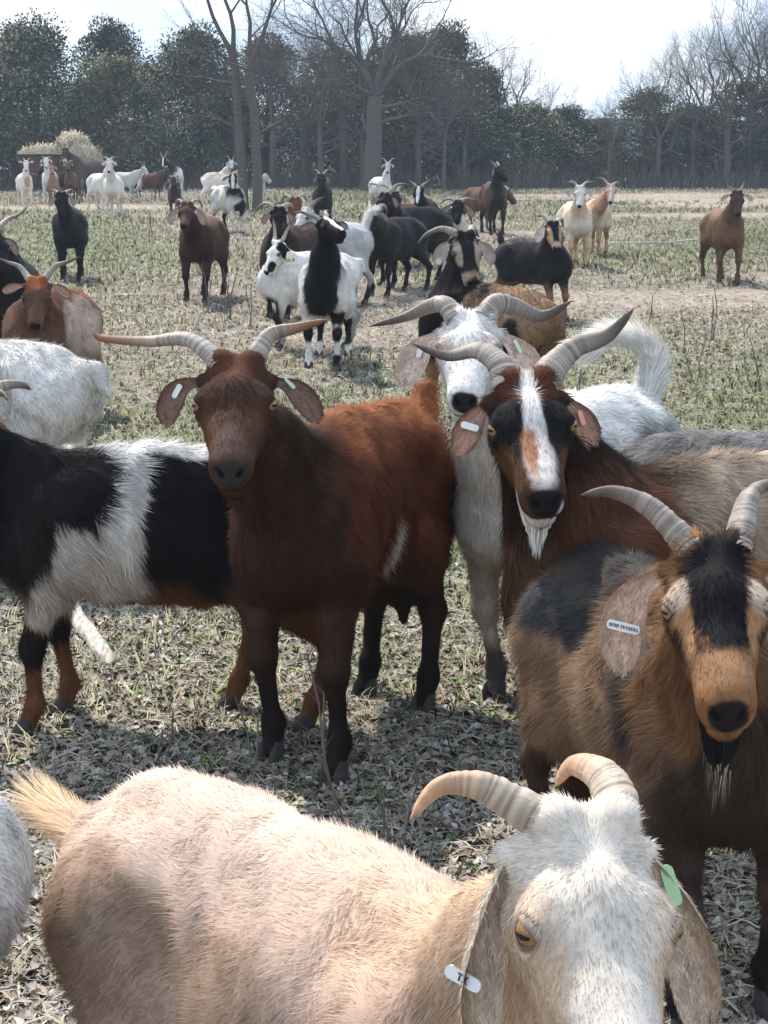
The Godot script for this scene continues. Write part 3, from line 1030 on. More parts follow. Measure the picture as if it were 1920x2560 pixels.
func weed_mesh(rng: RandomNumberGenerator) -> ArrayMesh:
	var V := PackedVector3Array(); var N := PackedVector3Array()
	for q in 9:
		var a := q * 2.4 + rng.randf()
		var out := Vector3(cos(a), 0, sin(a))
		var L := rng.randf_range(.012, .03)
		var s := out.cross(Vector3.UP) * L * .35
		var o := out * .004 + Vector3.UP * rng.randf() * .012
		var m := o + out * L * .5 + Vector3.UP * .006
		var t := o + out * L + Vector3.UP * rng.randf_range(-.003, .004)
		for p in [o, m + s, m - s, m - s, m + s, t]:
			V.append(p); N.append((Vector3.UP + out * .3).normalized())
	return arr_mesh(V, N, PackedColorArray(), PackedInt32Array())

# ------------------------------------------------------------------ trees
func tube(V: PackedVector3Array, N: PackedVector3Array, a: Vector3, b: Vector3, ra: float, rb: float, sides: int) -> void:
	var d := (b - a).normalized()
	var x := d.cross(Vector3(0.31, 0.2, 0.93)).normalized()
	var y := d.cross(x)
	for j in sides:
		var t0 := TAU * j / sides; var t1 := TAU * (j + 1) / sides
		var e0 := x * cos(t0) + y * sin(t0); var e1 := x * cos(t1) + y * sin(t1)
		if rb > 0.0:
			for p in [[a + e0 * ra, e0], [b + e0 * rb, e0], [a + e1 * ra, e1], [a + e1 * ra, e1], [b + e0 * rb, e0], [b + e1 * rb, e1]]:
				V.append(p[0]); N.append(p[1])
		else:
			for p in [[a + e0 * ra, e0], [b, e0], [a + e1 * ra, e1]]:
				V.append(p[0]); N.append(p[1])

# grows one limb and its branches; ends collects where foliage may sit
func grow(S: Dictionary, rng: RandomNumberGenerator, p: Vector3, d: Vector3, r: float, L: float, depth: int) -> void:
	var steps := 4 if depth > 2 else 3
	var q := p
	var dir := d
	var rr := r
	for i in steps:
		dir = (dir + Vector3(rng.randf() - .5, (rng.randf() - .5) * 0.7 + S.up, rng.randf() - .5) * S.wig).normalized()
		var nq := q + dir * L / steps
		var nr := rr * (0.86 if depth > 0 else 0.6)
		var big: bool = r > S.split
		tube(S.tv if big else S.bv, S.tn if big else S.bn, q, nq, rr, nr if not (depth == 0 and i == steps - 1) else 0.0, 7 if r > 0.06 else (4 if r > 0.02 else 3))
		q = nq
		rr = nr
		if depth > 0 and (i > 0 or depth < 3) :
			var cnt: int = S.side
			for c in cnt:
				if rng.randf() < S.prob:
					var ax := dir.cross(Vector3(rng.randf() - .5, rng.randf() - .5, rng.randf() - .5)).normalized()
					var nd := dir.rotated(ax, rng.randf_range(.5, 1.15))
					grow(S, rng, q, nd, rr * rng.randf_range(.45, .7), L * rng.randf_range(.5, .8), depth - 1)
	if depth > 0:
		for c in 2:
			var ax := dir.cross(Vector3(rng.randf() - .5, rng.randf() - .5, rng.randf() - .5)).normalized()
			grow(S, rng, q, dir.rotated(ax, rng.randf_range(.2, .6)), rr * .8, L * rng.randf_range(.6, .85), depth - 1)
	else:
		S.ends.append(q)

func bare_tree(called: String, seed_: int, stems: Array, r: float, L: float, depth: int, o: Dictionary) -> Node3D:
	var rng := RandomNumberGenerator.new()
	rng.seed = seed_
	var S := {"tv": PackedVector3Array(), "tn": PackedVector3Array(), "bv": PackedVector3Array(), "bn": PackedVector3Array(), "ends": [], "wig": o.get("wig", .55), "up": o.get("up", .12), "side": o.get("side", 1), "prob": o.get("prob", .75), "split": r * 0.55}
	for st in stems:
		var h: float = st[2]
		var p: Vector3 = st[0]
		var d: Vector3 = (st[1] as Vector3).normalized()
		# root flare and bole, a little crooked
		tube(S.tv, S.tn, p - Vector3.UP * .15, p + d * .25, r * 1.5, r * 1.08, 10)
		var q := p + d * .25
		var n := 6
		var rr := r * 1.08
		for i in n:
			var nd := (d + Vector3(rng.randf() - .5, 0, rng.randf() - .5) * .16).normalized()
			tube(S.tv, S.tn, q, q + nd * h / n, rr, rr * .965, 10)
			q += nd * h / n
			rr *= .965
			if i > 1 and rng.randf() < o.get("low", .5):
				var a := rng.randf() * TAU
				grow(S, rng, q, Vector3(cos(a), .35, sin(a)).normalized(), rr * .32, L * .55, maxi(1, depth - 2))
		for c in int(o.get("forks", 3)):
			var a: float = TAU * (c + rng.randf() * .6) / o.get("forks", 3)
			grow(S, rng, q, (d * 1.3 + Vector3(cos(a), 0.1, sin(a)) * o.get("spread", .9)).normalized(), rr * o.get("limb", .68), L, depth)
	var t := Node3D.new()
	t.name = called
	put("trunk", arr_mesh(S.tv, S.tn, PackedColorArray(), PackedInt32Array()), o.get("bark", M.bark), t)
	put("branches", arr_mesh(S.bv, S.bn, PackedColorArray(), PackedInt32Array()), o.get("twig", M.twig), t)
	t.set_meta("ends", S.ends)
	return t

func evergreen(called: String, seed_: int, h: float, w: float, leaves: int, o: Dictionary) -> Node3D:
	var rng := RandomNumberGenerator.new()
	rng.seed = seed_
	var t := Node3D.new()
	t.name = called
	var tv := PackedVector3Array(); var tn := PackedVector3Array()
	var bv := PackedVector3Array(); var bn := PackedVector3Array()
	var tr: float = o.get("tr", .14)
	var low: float = o.get("low", .22) # where the crown starts, as a share of the height
	var q := Vector3.ZERO
	for i in 6:
		var nq := q + Vector3(rng.randf_range(-.09, .09), h * .8 / 6, rng.randf_range(-.09, .09))
		tube(tv, tn, q - Vector3.UP * (.1 if i == 0 else 0.0), nq, tr * (1.25 if i == 0 else 1.0) * (1.0 - i / 7.0), tr * (1.0 - (i + 1) / 7.0), 9)
		q = nq
	# lobes of foliage at the ends of limbs
	var lobes := []
	var nl: int = o.get("lobes", 26)
	for i in nl:
		var y := lerpf(low, 1.0, pow((i + rng.randf()) / nl, .85))
		var prof: float = sin(PI * clampf((y - low) / (1.0 - low) * .72 + .24, 0, 1)) if not o.get("cone", false) else (1.08 - y) / (1.08 - low)
		var a := i * 2.4 + rng.randf() * 1.2
		var rad: float = w * .5 * prof * rng.randf_range(.45, 1.0)
		var c := Vector3(cos(a) * rad, y * h * .95, sin(a) * rad)
		var sz := rng.randf_range(.32, .62) * w * .34 * (0.75 + .5 * prof)
		lobes.append([c, sz * rng.randf_range(.7, 1.25), rng.randf_range(.55, 1.5)])
		var st := Vector3(0, maxf(h * low * .6, c.y - rad * .7 - .2), 0)
		tube(bv, bn, st, c.lerp(st, .3) + Vector3(0, -.05, 0), tr * .28, tr * .14, 5)
		tube(bv, bn, c.lerp(st, .3) + Vector3(0, -.05, 0), c, tr * .14, tr * .05, 4)
	var V := PackedVector3Array(); var N := PackedVector3Array(); var C := PackedColorArray()
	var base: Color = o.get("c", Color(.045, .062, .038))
	var lit: Color = o.get("c2", Color(.085, .10, .065))  # paler tone mixed in per leaf, crown highlights put into the colour
	var lf: float = o.get("leaf", .085)
	for i in leaves:
		var lb: Array = lobes[rng.randi() % nl]
		var dv := Vector3(rng.randfn(), rng.randfn(), rng.randfn()).normalized()
		var rr := pow(rng.randf(), .30)
		var bump := 1.0 + .35 * noise.get_noise_3d(dv.x * 60.0 + lb[0].x * 9.0, dv.y * 60.0, dv.z * 60.0 + lb[0].y * 9.0)
		var p: Vector3 = lb[0] + dv * Vector3(1, .82, 1) * lb[1] * rr * bump
		if p.y < h * low * .7: continue
		var d := (dv + Vector3(rng.randf() - .5, rng.randf() - .35, rng.randf() - .5) * 1.5).normalized()
		var s := d.cross(Vector3(rng.randf() - .5, rng.randf() - .5, rng.randf() - .5)).normalized() * lf * rng.randf_range(.25, .5)
		var l := lf * rng.randf_range(.7, 1.6)
		V.append(p - s); V.append(p + d * l); V.append(p + s)
		var n := (dv + d.cross(s).normalized() * .5 + Vector3(0, .3, 0)).normalized()
		N.append(n); N.append(n); N.append(n)
		var v: float = lb[2] * rng.randf_range(.6, 1.4)
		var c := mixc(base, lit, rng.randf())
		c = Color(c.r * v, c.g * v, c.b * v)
		C.append(c); C.append(c); C.append(c)
	put("trunk", arr_mesh(tv, tn, PackedColorArray(), PackedInt32Array()), M.bark, t)
	put("branches", arr_mesh(bv, bn, PackedColorArray(), PackedInt32Array()), M.bark, t)
	put("crown", arr_mesh(V, N, C, PackedInt32Array()), M.leaf, t)
	return t

func plant(proto: Node3D, x: float, z: float, turn: float, sc: Vector3, label: String, group: String) -> void:
	var o: Node3D = proto.duplicate()
	o.name = numbered(proto.name)
	add_child(o)
	o.position = Vector3(x, ground_y(x, z), z)
	o.rotation.y = turn
	o.scale = sc
	tag(o, label, "tree" if not group.begins_with("brush") else "shrub", group)

const BLACK := Color(.013, .0125, .014)
const SOOT := Color(.022, .018, .017)
const WHITE := Color(.60, .585, .555)
const CREAM := Color(.60, .47, .36)
const TAN := Color(.40, .235, .13)
const RUST := Color(.20, .068, .028)
const DARKBROWN := Color(.048, .028, .020)
const GREY := Color(.42, .41, .40)
const PINK := Color(.52, .36, .30)

const WIDE := [Vector3(.055, .045, .015), Vector3(.105, .085, .045), Vector3(.18, .105, .06), Vector3(.26, .115, .05), Vector3(.31, .135, .04)]
const OUT := [Vector3(.05, .05, .02), Vector3(.09, .095, .05), Vector3(.15, .11, .06), Vector3(.21, .105, .06)]
const UPV := [Vector3(.045, .05, .02), Vector3(.065, .11, .04), Vector3(.095, .165, .06), Vector3(.115, .20, .07)]
const CURL := [Vector3(.05, .04, .03), Vector3(.085, .05, .06), Vector3(.105, .02, .08), Vector3(.11, -.03, .08)]
const BACKH := [Vector3(.04, .05, .04), Vector3(.055, .075, .08), Vector3(.075, .075, .12), Vector3(.095, .06, .14)]

func goat(label: String, x: float, z: float, yaw: float, coat: Dictionary, more := {}) -> void:
	var d := {"label": label, "pos": Vector2(x, z), "yaw": yaw, "coat": coat}
	d.merge(more)
	jobs.append(d)

func goats() -> void:
	# --- the nearest animals, left to right and front to back
	goat("cream goat with white face and drooping ears filling the foreground, tail held out", -.03, -1.62, 42, {
		"base": Color(.55, .40, .325), "back": Color(.59, .465, .39), "belly": Color(.40, .27, .18), "neck": Color(.54, .38, .27), "legs": Color(.45, .31, .22), "head": Color(.65, .59, .52), "tail": Color(.60, .45, .30), "mottle": .16,
		"ear": Color(.66, .56, .46), "earin": Color(.64, .52, .43), "lid": Color(.16, .11, .09), "nose": Color(.30, .2, .17), "horn": Color(.42, .35, .28), "horntip": Color(.50, .28, .16),
		"patches": [[Vector3(-.16, .60, -.30), Vector3(.10, .07, .13), Color(.40, .28, .21), .18], [Vector3(-.16, .50, -.36), Vector3(.12, .16, .10), Color(.42, .30, .23), .2], [Vector3(-.15, .58, -.08), Vector3(.06, .08, .10), Color(.44, .31, .23), .2]],
		"face": [[Vector3(.066, -.02, .078), Vector3(.030, .040, .045), Color(.56, .45, .36), .3, 1], [Vector3(.05, -.06, .11), Vector3(.03, .05, .09), Color(.56, .42, .30), .2, 1]], "hair": .015, "tuft": 1.0},
		{"s": .935, "bl": 1.06, "tailh": .565, "hs": 1.02, "lod": 0, "poll": Vector3(.158, .876, -1.24), "look": Vector2(9, 30), "head": .82, "roll": -5.0, "hair_": 1, "dens": 130000.0, "hairw": .0006, "g": 1.06,
		"tail": [Vector3(0, .0, -.06), Vector3(0, .006, -.14), Vector3(0, .015, -.23)], "tuft": 3000, "tufl": .045,
		"horn": [Vector3(.034, .024, .03), Vector3(.031, .033, .06), Vector3(.016, .030, .09), Vector3(.004, .008, .10)], "horn2": [Vector3(.052, .030, .02), Vector3(.078, .042, .03), Vector3(.108, .040, .035), Vector3(.132, .016, .03)], "hornr": .0172,
		"ear": [Vector3(.5, -.8, -.1), Vector3(.10, -1, .1)], "ear2": [Vector3(.30, -.95, -.15), Vector3(-.02, -1, .15)], "earl": .215, "earw": .155, "earcurl": 1.7, "earface": Vector3(-.45, .1, .9), "nw": .98,
		"tags": [{"side": 1, "at": .62, "w": .034, "h": .011, "c": Color(.75, .76, .76), "face": Vector3(-.5, .25, .8), "up": Vector3(.25, 1, 0), "text": "TX", "ts": .009, "lift": .020}, {"side": 0, "at": .22, "w": .011, "h": .034, "c": Color(.38, .62, .33), "face": Vector3(.1, .3, .9), "up": Vector3(-.25, 1, 0), "lift": .012}]})
	goat("white goat with only its hindquarters in the frame beside the cream goat's tail", -.905, -1.72, -91, {
		"base": WHITE, "belly": Color(.60, .53, .40), "legs": Color(.58, .52, .42), "mottle": .16, "hair": .018, "tail": WHITE,
		"patches": [[Vector3(.1, .52, -.42), Vector3(.1, .1, .06), Color(.45, .43, .42), .25]]},
		{"lod": 0, "s": 1.05, "dens": 42000.0, "hairw": .0009, "leghair": 1.0, "tail": [Vector3(0, -.05, .0), Vector3(0, -.12, -.005)]})
	goat("brown goat with black forehead stripe, tan cheek stripes, white eartag and dark pale-tipped beard", .488, -2.72, 16, {
		"base": Color(.205, .128, .082), "back": Color(.045, .041, .041), "belly": Color(.27, .19, .135), "neck": Color(.17, .09, .045), "legs": Color(.075, .05, .036), "feet": SOOT, "head": Color(.22, .11, .052), "mottle": .22, "hair": .03,
		"ear": Color(.55, .38, .27), "earin": Color(.56, .40, .30), "nose": Color(.016, .014, .014),
		"patches": [[Vector3(-.15, .46, -.42), Vector3(.12, .14, .09), Color(.36, .255, .18), .2], [Vector3(-.13, .50, .0), Vector3(.08, .10, .17), Color(.26, .175, .115), .25], [Vector3(0, .52, .40), Vector3(.14, .12, .10), Color(.06, .045, .036), .22], [Vector3(0, .40, .34), Vector3(.2, .14, .2), Color(.055, .042, .034), .22],
			[Vector3(-.13, .62, -.25), Vector3(.08, .06, .16), Color(.05, .05, .052), .25], [Vector3(-.14, .58, .13), Vector3(.05, .16, .06), Color(.06, .05, .047), .25]],
		"face": [[Vector3(0, .0, .06), Vector3(.047, .06, .135), BLACK, .12], [Vector3(.052, -.01, .115), Vector3(.014, .03, .10), Color(.40, .225, .11), .15, 1], [Vector3(.058, .008, .075), Vector3(.016, .022, .030), Color(.46, .36, .28), .25, 1], [Vector3(.062, -.05, .095), Vector3(.018, .03, .085), Color(.05, .03, .022), .2, 1], [Vector3(0, -.03, .20), Vector3(.045, .035, .035), Color(.30, .165, .09), .2], [Vector3(0, -.095, .215), Vector3(.04, .016, .03), Color(.42, .25, .12), .2], [Vector3(0, .01, -.03), Vector3(.055, .04, .04), BLACK, .15]]},
		{"s": .93, "hs": 1.06, "lod": 0, "poll": Vector3(.474, .832, -2.33), "look": Vector2(-4, 27), "head": .93, "roll": 3.0, "dens": 60000.0, "hairw": .0009, "g": 1.05, "lump": .012,
		"horn": [Vector3(.038, .042, .02), Vector3(.050, .076, .05), Vector3(.075, .094, .07), Vector3(.12, .096, .07)], "horn2": [Vector3(.050, .038, .02), Vector3(.088, .070, .04), Vector3(.135, .086, .05), Vector3(.180, .082, .045)], "hornr": .0235,
		"ear": [Vector3(.8, -.5, .1), Vector3(.15, -1, .2)], "ear2": [Vector3(.7, -.55, .1), Vector3(-.1, -1, .35)], "earl": .18, "earw": .205, "earface": Vector3(.05, .15, 1),
		"beard": {"n": 4000, "l": .17, "c": BLACK, "c2": Color(.50, .42, .28)}, "mane": 1.1, "nw": .95,
		"tags": [{"side": 1, "at": .60, "w": .048, "h": .0135, "c": Color(.72, .74, .76), "face": Vector3(-.05, .25, 1), "up": Vector3(.22, 1, 0), "text": "TX50142 0035", "ts": .0068, "lift": .026, "flip": true}]})
	goat("dark brown goat with long horns, white blaze, white chin beard and tan curly back", .66, -3.30, -70, {
		"base": Color(.30, .225, .165), "back": Color(.40, .31, .235), "neck": Color(.030, .0165, .0115), "legs": Color(.05, .026, .016), "belly": Color(.10, .06, .04), "head": Color(.06, .03, .018), "mottle": .25, "hair": .032,
		"ear": Color(.20, .10, .06), "earin": Color(.40, .25, .19),
		"patches": [[Vector3(.05, .62, .24), Vector3(.3, .12, .12), Color(.115, .052, .030), .25], [Vector3(0, .42, .33), Vector3(.2, .2, .14), Color(.09, .045, .026), .2]],
		"face": [[Vector3(.045, -.01, .085), Vector3(.034, .06, .085), BLACK, .12, 1], [Vector3(.045, -.07, .15), Vector3(.03, .05, .09), Color(.10, .045, .022), .2, 1], [Vector3(0, .025, .01), Vector3(.05, .04, .04), Color(.09, .035, .02), .2], [Vector3(0, .0, .10), Vector3(.017, .06, .13), Color(.62, .60, .58), .15], [Vector3(0, -.02, .19), Vector3(.028, .04, .06), Color(.60, .55, .52), .2], [Vector3(-.014, -.02, .16), Vector3(.014, .03, .07), Color(.30, .15, .09), .25], [Vector3(0, -.10, .20), Vector3(.06, .022, .055), Color(.66, .63, .60), .15], [Vector3(.022, -.062, .245), Vector3(.012, .016, .02), Color(.6, .57, .55), .2]]},
		{"s": 1.08, "hs": 1.08, "lod": 0, "poll": Vector3(.271, .957, -3.15), "look": Vector2(4, 26), "roll": 3.0, "curl": 1.6, "head": .97, "dens": 42000.0, "hairw": .0012, "nw": 1.02, "lump": .012,
		"horn": [Vector3(.055, .045, .03), Vector3(.095, .075, .05), Vector3(.155, .095, .06), Vector3(.20, .145, .05)], "horn2": [Vector3(.045, .05, .03), Vector3(.08, .07, .06), Vector3(.135, .06, .07), Vector3(.20, .085, .05)], "hornr": .0255,
		"ear": [Vector3(.65, -.75, -.1), Vector3(.4, -1, .1)], "ear2": [Vector3(.6, -.8, .0), Vector3(.45, -1, .1)], "earl": .112, "earw": .27, "earface": Vector3(.35, .1, .95),
		"beard": {"n": 2600, "l": .11, "c": Color(.60, .58, .54)},
		"tags": [{"side": 1, "at": .50, "w": .036, "h": .013, "c": Color(.78, .79, .80), "face": Vector3(-.2, .25, .95), "up": Vector3(.25, 1, 0), "lift": .014}, {"side": 0, "at": .45, "w": .010, "h": .03, "c": Color(.75, .30, .20), "face": Vector3(.3, .25, .9), "up": Vector3(-.25, 1, 0), "lift": .012}]})
	goat("white goat with wide dark-tipped horns and upcurled plumed tail, behind the blazed goat", .47, -4.30, -35, {
		"base": Color(.70, .69, .67), "neck": Color(.68, .665, .64), "belly": Color(.52, .46, .40), "legs": Color(.42, .36, .31), "feet": Color(.08, .07, .065), "head": Color(.64, .63, .61), "mottle": .12, "hair": .026, "tail": Color(.70, .69, .64),
		"ear": Color(.68, .55, .48), "earin": Color(.70, .55, .47), "nose": Color(.02, .019, .02),
		"patches": [[Vector3(.16, .56, -.26), Vector3(.09, .10, .13), Color(.22, .22, .225), .35], [Vector3(.14, .52, -.40), Vector3(.1, .14, .1), Color(.30, .30, .30), .35]],
		"face": [[Vector3(.06, -.0, .08), Vector3(.028, .03, .035), Color(.50, .42, .38), .3, 1]]},
		{"s": 1.04, "hs": 1.08, "lod": 0, "poll": Vector3(.198, 1.01, -3.82), "look": Vector2(-6, 22), "head": .90, "dens": 42000.0, "hairw": .0013, "nw": 1.1, "legs": [Vector2(.0, .02), Vector2(.05, -.03), Vector2(0, 0), Vector2(0, 0)],
		"horn": [Vector3(.05, .045, .03), Vector3(.09, .04, .06), Vector3(.15, .02, .07), Vector3(.215, .055, .06)], "horn2": [Vector3(.055, .045, .03), Vector3(.09, .04, .06), Vector3(.145, .015, .07), Vector3(.225, -.005, .05)], "hornr": .0265,
		"ear": [Vector3(.7, -.6, .0), Vector3(.25, -1, .1)], "ear2": [Vector3(.75, -.6, .0), Vector3(.3, -1, .1)], "earl": .165, "earw": .25, "earface": Vector3(.2, .1, 1),
		"tail": [Vector3(0, .10, -.05), Vector3(-.02, .17, -.03), Vector3(-.08, .195, .0), Vector3(-.15, .165, .03)], "tuft": 5000, "tufl": .085,
		"tags": [{"side": 1, "at": .42, "w": .012, "h": .028, "c": Color(.75, .76, .76), "face": Vector3(-.1, .2, 1), "up": Vector3(.3, 1, 0), "lift": .010}, {"side": 0, "at": .3, "w": .010, "h": .034, "c": Color(.55, .68, .50), "face": Vector3(.4, .3, .9), "up": Vector3(-.5, 1, 0), "lift": .012}]})
	goat("red-brown goat with long lyre horns and white belly patch standing at the middle", -.10, -3.88, -27, {
		"base": Color(.115, .040, .020), "back": Color(.21, .078, .036), "neck": Color(.056, .029, .020), "legs": Color(.030, .018, .014), "belly": Color(.09, .04, .024), "feet": Color(.016, .012, .012), "head": Color(.056, .029, .020), "mottle": .22, "hair": .026,
		"ear": Color(.15, .085, .06), "earin": Color(.22, .14, .11), "leghair": .4, "tuft": .75, "nose": Color(.030, .026, .026), "horn": Color(.40, .36, .32), "horntip": Color(.25, .12, .06),
		"patches": [[Vector3(.17, .40, -.02), Vector3(.08, .10, .036), Color(.58, .52, .46), .12], [Vector3(0, .48, .33), Vector3(.3, .3, .14), Color(.054, .028, .020), .3], [Vector3(.15, .58, -.30), Vector3(.09, .07, .08), Color(.06, .022, .012), .3]],
		"face": [[Vector3(0, .03, -.005), Vector3(.065, .04, .05), Color(.085, .036, .022), .3], [Vector3(0, -.03, .20), Vector3(.045, .04, .05), Color(.085, .055, .045), .25], [Vector3(.04, -.06, .13), Vector3(.03, .06, .10), Color(.105, .05, .03), .3, 1]]},
		{"s": 1.07, "hs": 1.10, "bl": .81, "g": .92, "lod": 0, "poll": Vector3(-.304, .958, -3.42), "look": Vector2(1, 25), "head": .97, "dens": 48000.0, "hairw": .0012, "lump": .016, "udder": 1, "legs": [Vector2(.055, .06), Vector2(.045, .02), Vector2(.03, .14), Vector2(.03, .10)], "mane": 1.5, "nw": .90,
		"horn": [Vector3(.045, .045, .02), Vector3(.065, .07, .04), Vector3(.115, .082, .05), Vector3(.175, .098, .05)], "horn2": [Vector3(.055, .04, .02), Vector3(.10, .062, .04), Vector3(.17, .055, .06), Vector3(.255, .062, .05), Vector3(.275, .074, .05)], "hornr": .0215,
		"ear": [Vector3(.9, -.35, .0), Vector3(.55, -1, .15)], "ear2": [Vector3(.85, -.3, .0), Vector3(.15, -1, .1)], "earl": .125, "earw": .23, "earface": Vector3(.1, .1, 1),
		"tail": [Vector3(0, .03, -.05), Vector3(0, .08, -.075)], "tuft": 500, "tufl": .05,
		"tags": [{"side": 1, "at": .42, "w": .012, "h": .032, "c": Color(.72, .74, .74), "face": Vector3(-.3, .2, 1), "up": Vector3(.55, 1, 0), "lift": .006}, {"side": 0, "at": .25, "w": .010, "h": .03, "c": Color(.55, .66, .50), "face": Vector3(.5, .5, .6), "up": Vector3(-.7, 1, 0), "lift": .010}]})
	goat("long-haired black goat with white saddle, orange legs and yellow eartag, side on", -.575, -3.93, -88, {
		"base": Color(.018, .016, .017), "belly": Color(.20, .085, .035), "neck": BLACK, "legs": Color(.15, .066, .034), "mottle": .25, "hair": .036, "head": BLACK, "ear": Color(.2, .09, .04), "tail": BLACK,
		"patches": [[Vector3(0, .50, .11), Vector3(.4, .15, .125), WHITE, .06], [Vector3(0, .64, .035), Vector3(.4, .12, .05), WHITE, .06], [Vector3(0, .42, .12), Vector3(.4, .08, .13), Color(.56, .51, .46), .1], [Vector3(0, .34, .24), Vector3(.4, .10, .05), Color(.50, .45, .40), .1], [Vector3(0, .72, -.12), Vector3(.055, .05, .34), Color(.72, .70, .67), .12], [Vector3(.1, .635, .155), Vector3(.25, .085, .095), Color(.02, .018, .018), .06], [Vector3(.1, .62, .27), Vector3(.3, .2, .07), Color(.02, .018, .018), .06], [Vector3(.05, .24, .28), Vector3(.3, .06, .08), Color(.02, .016, .014), .2]]},
		{"s": .96, "lod": 0, "look": Vector2(-95, 40), "poll": Vector3(-.985, .79, -3.88), "nw": .8, "dens": 42000.0, "hairw": .0013, "leghair": 1.0, "curl": 1.3, "mane": 1.6, "lump": .012, "horn": BACKH, "hornr": .016, "legs": [Vector2(.0, .02), Vector2(0, -.05), Vector2(0, .0), Vector2(0, .20)],
		"ear": [Vector3(.5, -.4, -.8), Vector3(.2, -1, -.4)], "earl": .15, "tags": [{"side": 0, "at": .8, "w": .02, "h": .055, "c": Color(.62, .58, .33), "face": Vector3(.1, 0, 1), "up": Vector3(-.2, 1, 0), "lift": .01}]})
	goat("grey and black shaggy goat partly hidden behind the tan-backed goat", 1.02, -3.98, 82, {
		"base": Color(.075, .065, .06), "back": Color(.20, .20, .205), "neck": Color(.05, .04, .035), "legs": SOOT, "head": SOOT, "mottle": .4, "hair": .034,
		"patches": [[Vector3(-.1, .50, -.25), Vector3(.2, .12, .2), Color(.13, .09, .07), .3]]},
		{"lod": 0, "s": .99, "dens": 30000.0, "hairw": .0013, "curl": 1.3, "look": Vector2(80, 60), "neck": 30.0, "horn": OUT})
	goat("white goat seen from behind its flank, standing over the black and white goat's back", -1.41, -5.52, -112, {
		"base": Color(.66, .645, .62), "belly": Color(.50, .43, .37), "legs": Color(.52, .44, .38), "mottle": .14, "hair": .024, "head": WHITE, "tail": WHITE, "patches": [[Vector3(.16, .55, -.25), Vector3(.08, .08, .08), Color(.46, .44, .43), .35]]},
		{"lod": 0, "s": 1.07, "dens": 26000.0, "hairw": .0016, "look": Vector2(-110, 60), "neck": 20.0, "horn": OUT, "udder": 1, "legs": [Vector2(0, 0), Vector2(0, 0), Vector2(.03, -.10), Vector2(0, 0)]})
	# --- the middle of the herd
	goat("reddish goat with roan white flank and pale upswept horns, by the left edge", -1.70, -8.45, -14, {
		"base": Color(.14, .08, .058), "back": Color(.19, .09, .055), "neck": Color(.10, .048, .03), "legs": Color(.16, .10, .075), "head": Color(.11, .058, .04), "belly": Color(.42, .32, .26), "mottle": .3, "hair": .02, "ear": Color(.16, .085, .06),
		"patches": [[Vector3(.15, .52, -.15), Vector3(.14, .17, .22), Color(.52, .40, .34), .4]], "face": [[Vector3(0, .03, .0), Vector3(.06, .04, .06), Color(.30, .10, .045), .3], [Vector3(.04, -.02, .10), Vector3(.03, .05, .06), Color(.09, .05, .035), .3, 1]]},
		{"lod": 1, "s": .93, "hs": 1.02, "poll": Vector3(-1.68, .762, -8.12), "look": Vector2(4, 43), "horn": [Vector3(.05, .04, .02), Vector3(.085, .08, .04), Vector3(.14, .10, .05), Vector3(.20, .125, .05)], "ear": [Vector3(.9, -.25, .0), Vector3(.6, -.8, .2)], "ear2": [Vector3(1, -.1, 0), Vector3(1, -.5, .1)], "earl": .125})
	goat("black goat with one pale horn in view, cut off by the left edge", -2.25, -9.75, 38, {"base": BLACK, "mottle": .3, "hair": .026}, {"lod": 1, "s": 1.08, "dark": true, "poll": Vector3(-2.17, .92, -9.35), "look": Vector2(35, 40), "horn": [Vector3(.05, .05, .02), Vector3(.10, .085, .04), Vector3(.17, .11, .05), Vector3(.23, .155, .05)], "nw": 1.5})
	goat("black goat with white sides and black-spotted legs, head thrown up", -.37, -10.85, -4, {
		"base": Color(.70, .69, .67), "neck": BLACK, "head": BLACK, "mottle": .12, "hair": .026, "tail": WHITE, "ear": BLACK,
		"patches": [[Vector3(0, .52, .36), Vector3(.115, .20, .14), BLACK, .06], [Vector3(.10, .23, .29), Vector3(.05, .055, .05), BLACK, .08], [Vector3(-.09, .23, .29), Vector3(.05, .06, .05), BLACK, .08], [Vector3(.09, .34, .26), Vector3(.06, .06, .06), BLACK, .1], [Vector3(.09, .06, .26), Vector3(.06, .045, .06), BLACK, .1], [Vector3(0, .2, -.4), Vector3(.3, .1, .06), BLACK, .1]],
		"face": [[Vector3(0, .0, .10), Vector3(.022, .07, .20), Color(.68, .67, .65), .08]]},
		{"lod": 1, "s": .98, "poll": Vector3(-.36, .955, -10.4), "look": Vector2(30, 4), "nw": 1.35, "horn": [Vector3(.03, .04, .04), Vector3(.05, .06, .09), Vector3(.09, .07, .12)], "horn2": [Vector3(.05, .03, .03), Vector3(.10, .05, .05), Vector3(.15, .065, .05), Vector3(.20, .06, .04)], "ear": [Vector3(1, -.1, -.1), Vector3(1, -.4, -.1)], "earl": .13, "tail": [Vector3(0, -.1, -.04), Vector3(0, -.25, -.06)], "tuft": 500, "tufl": .1, "leghair": 1.2})
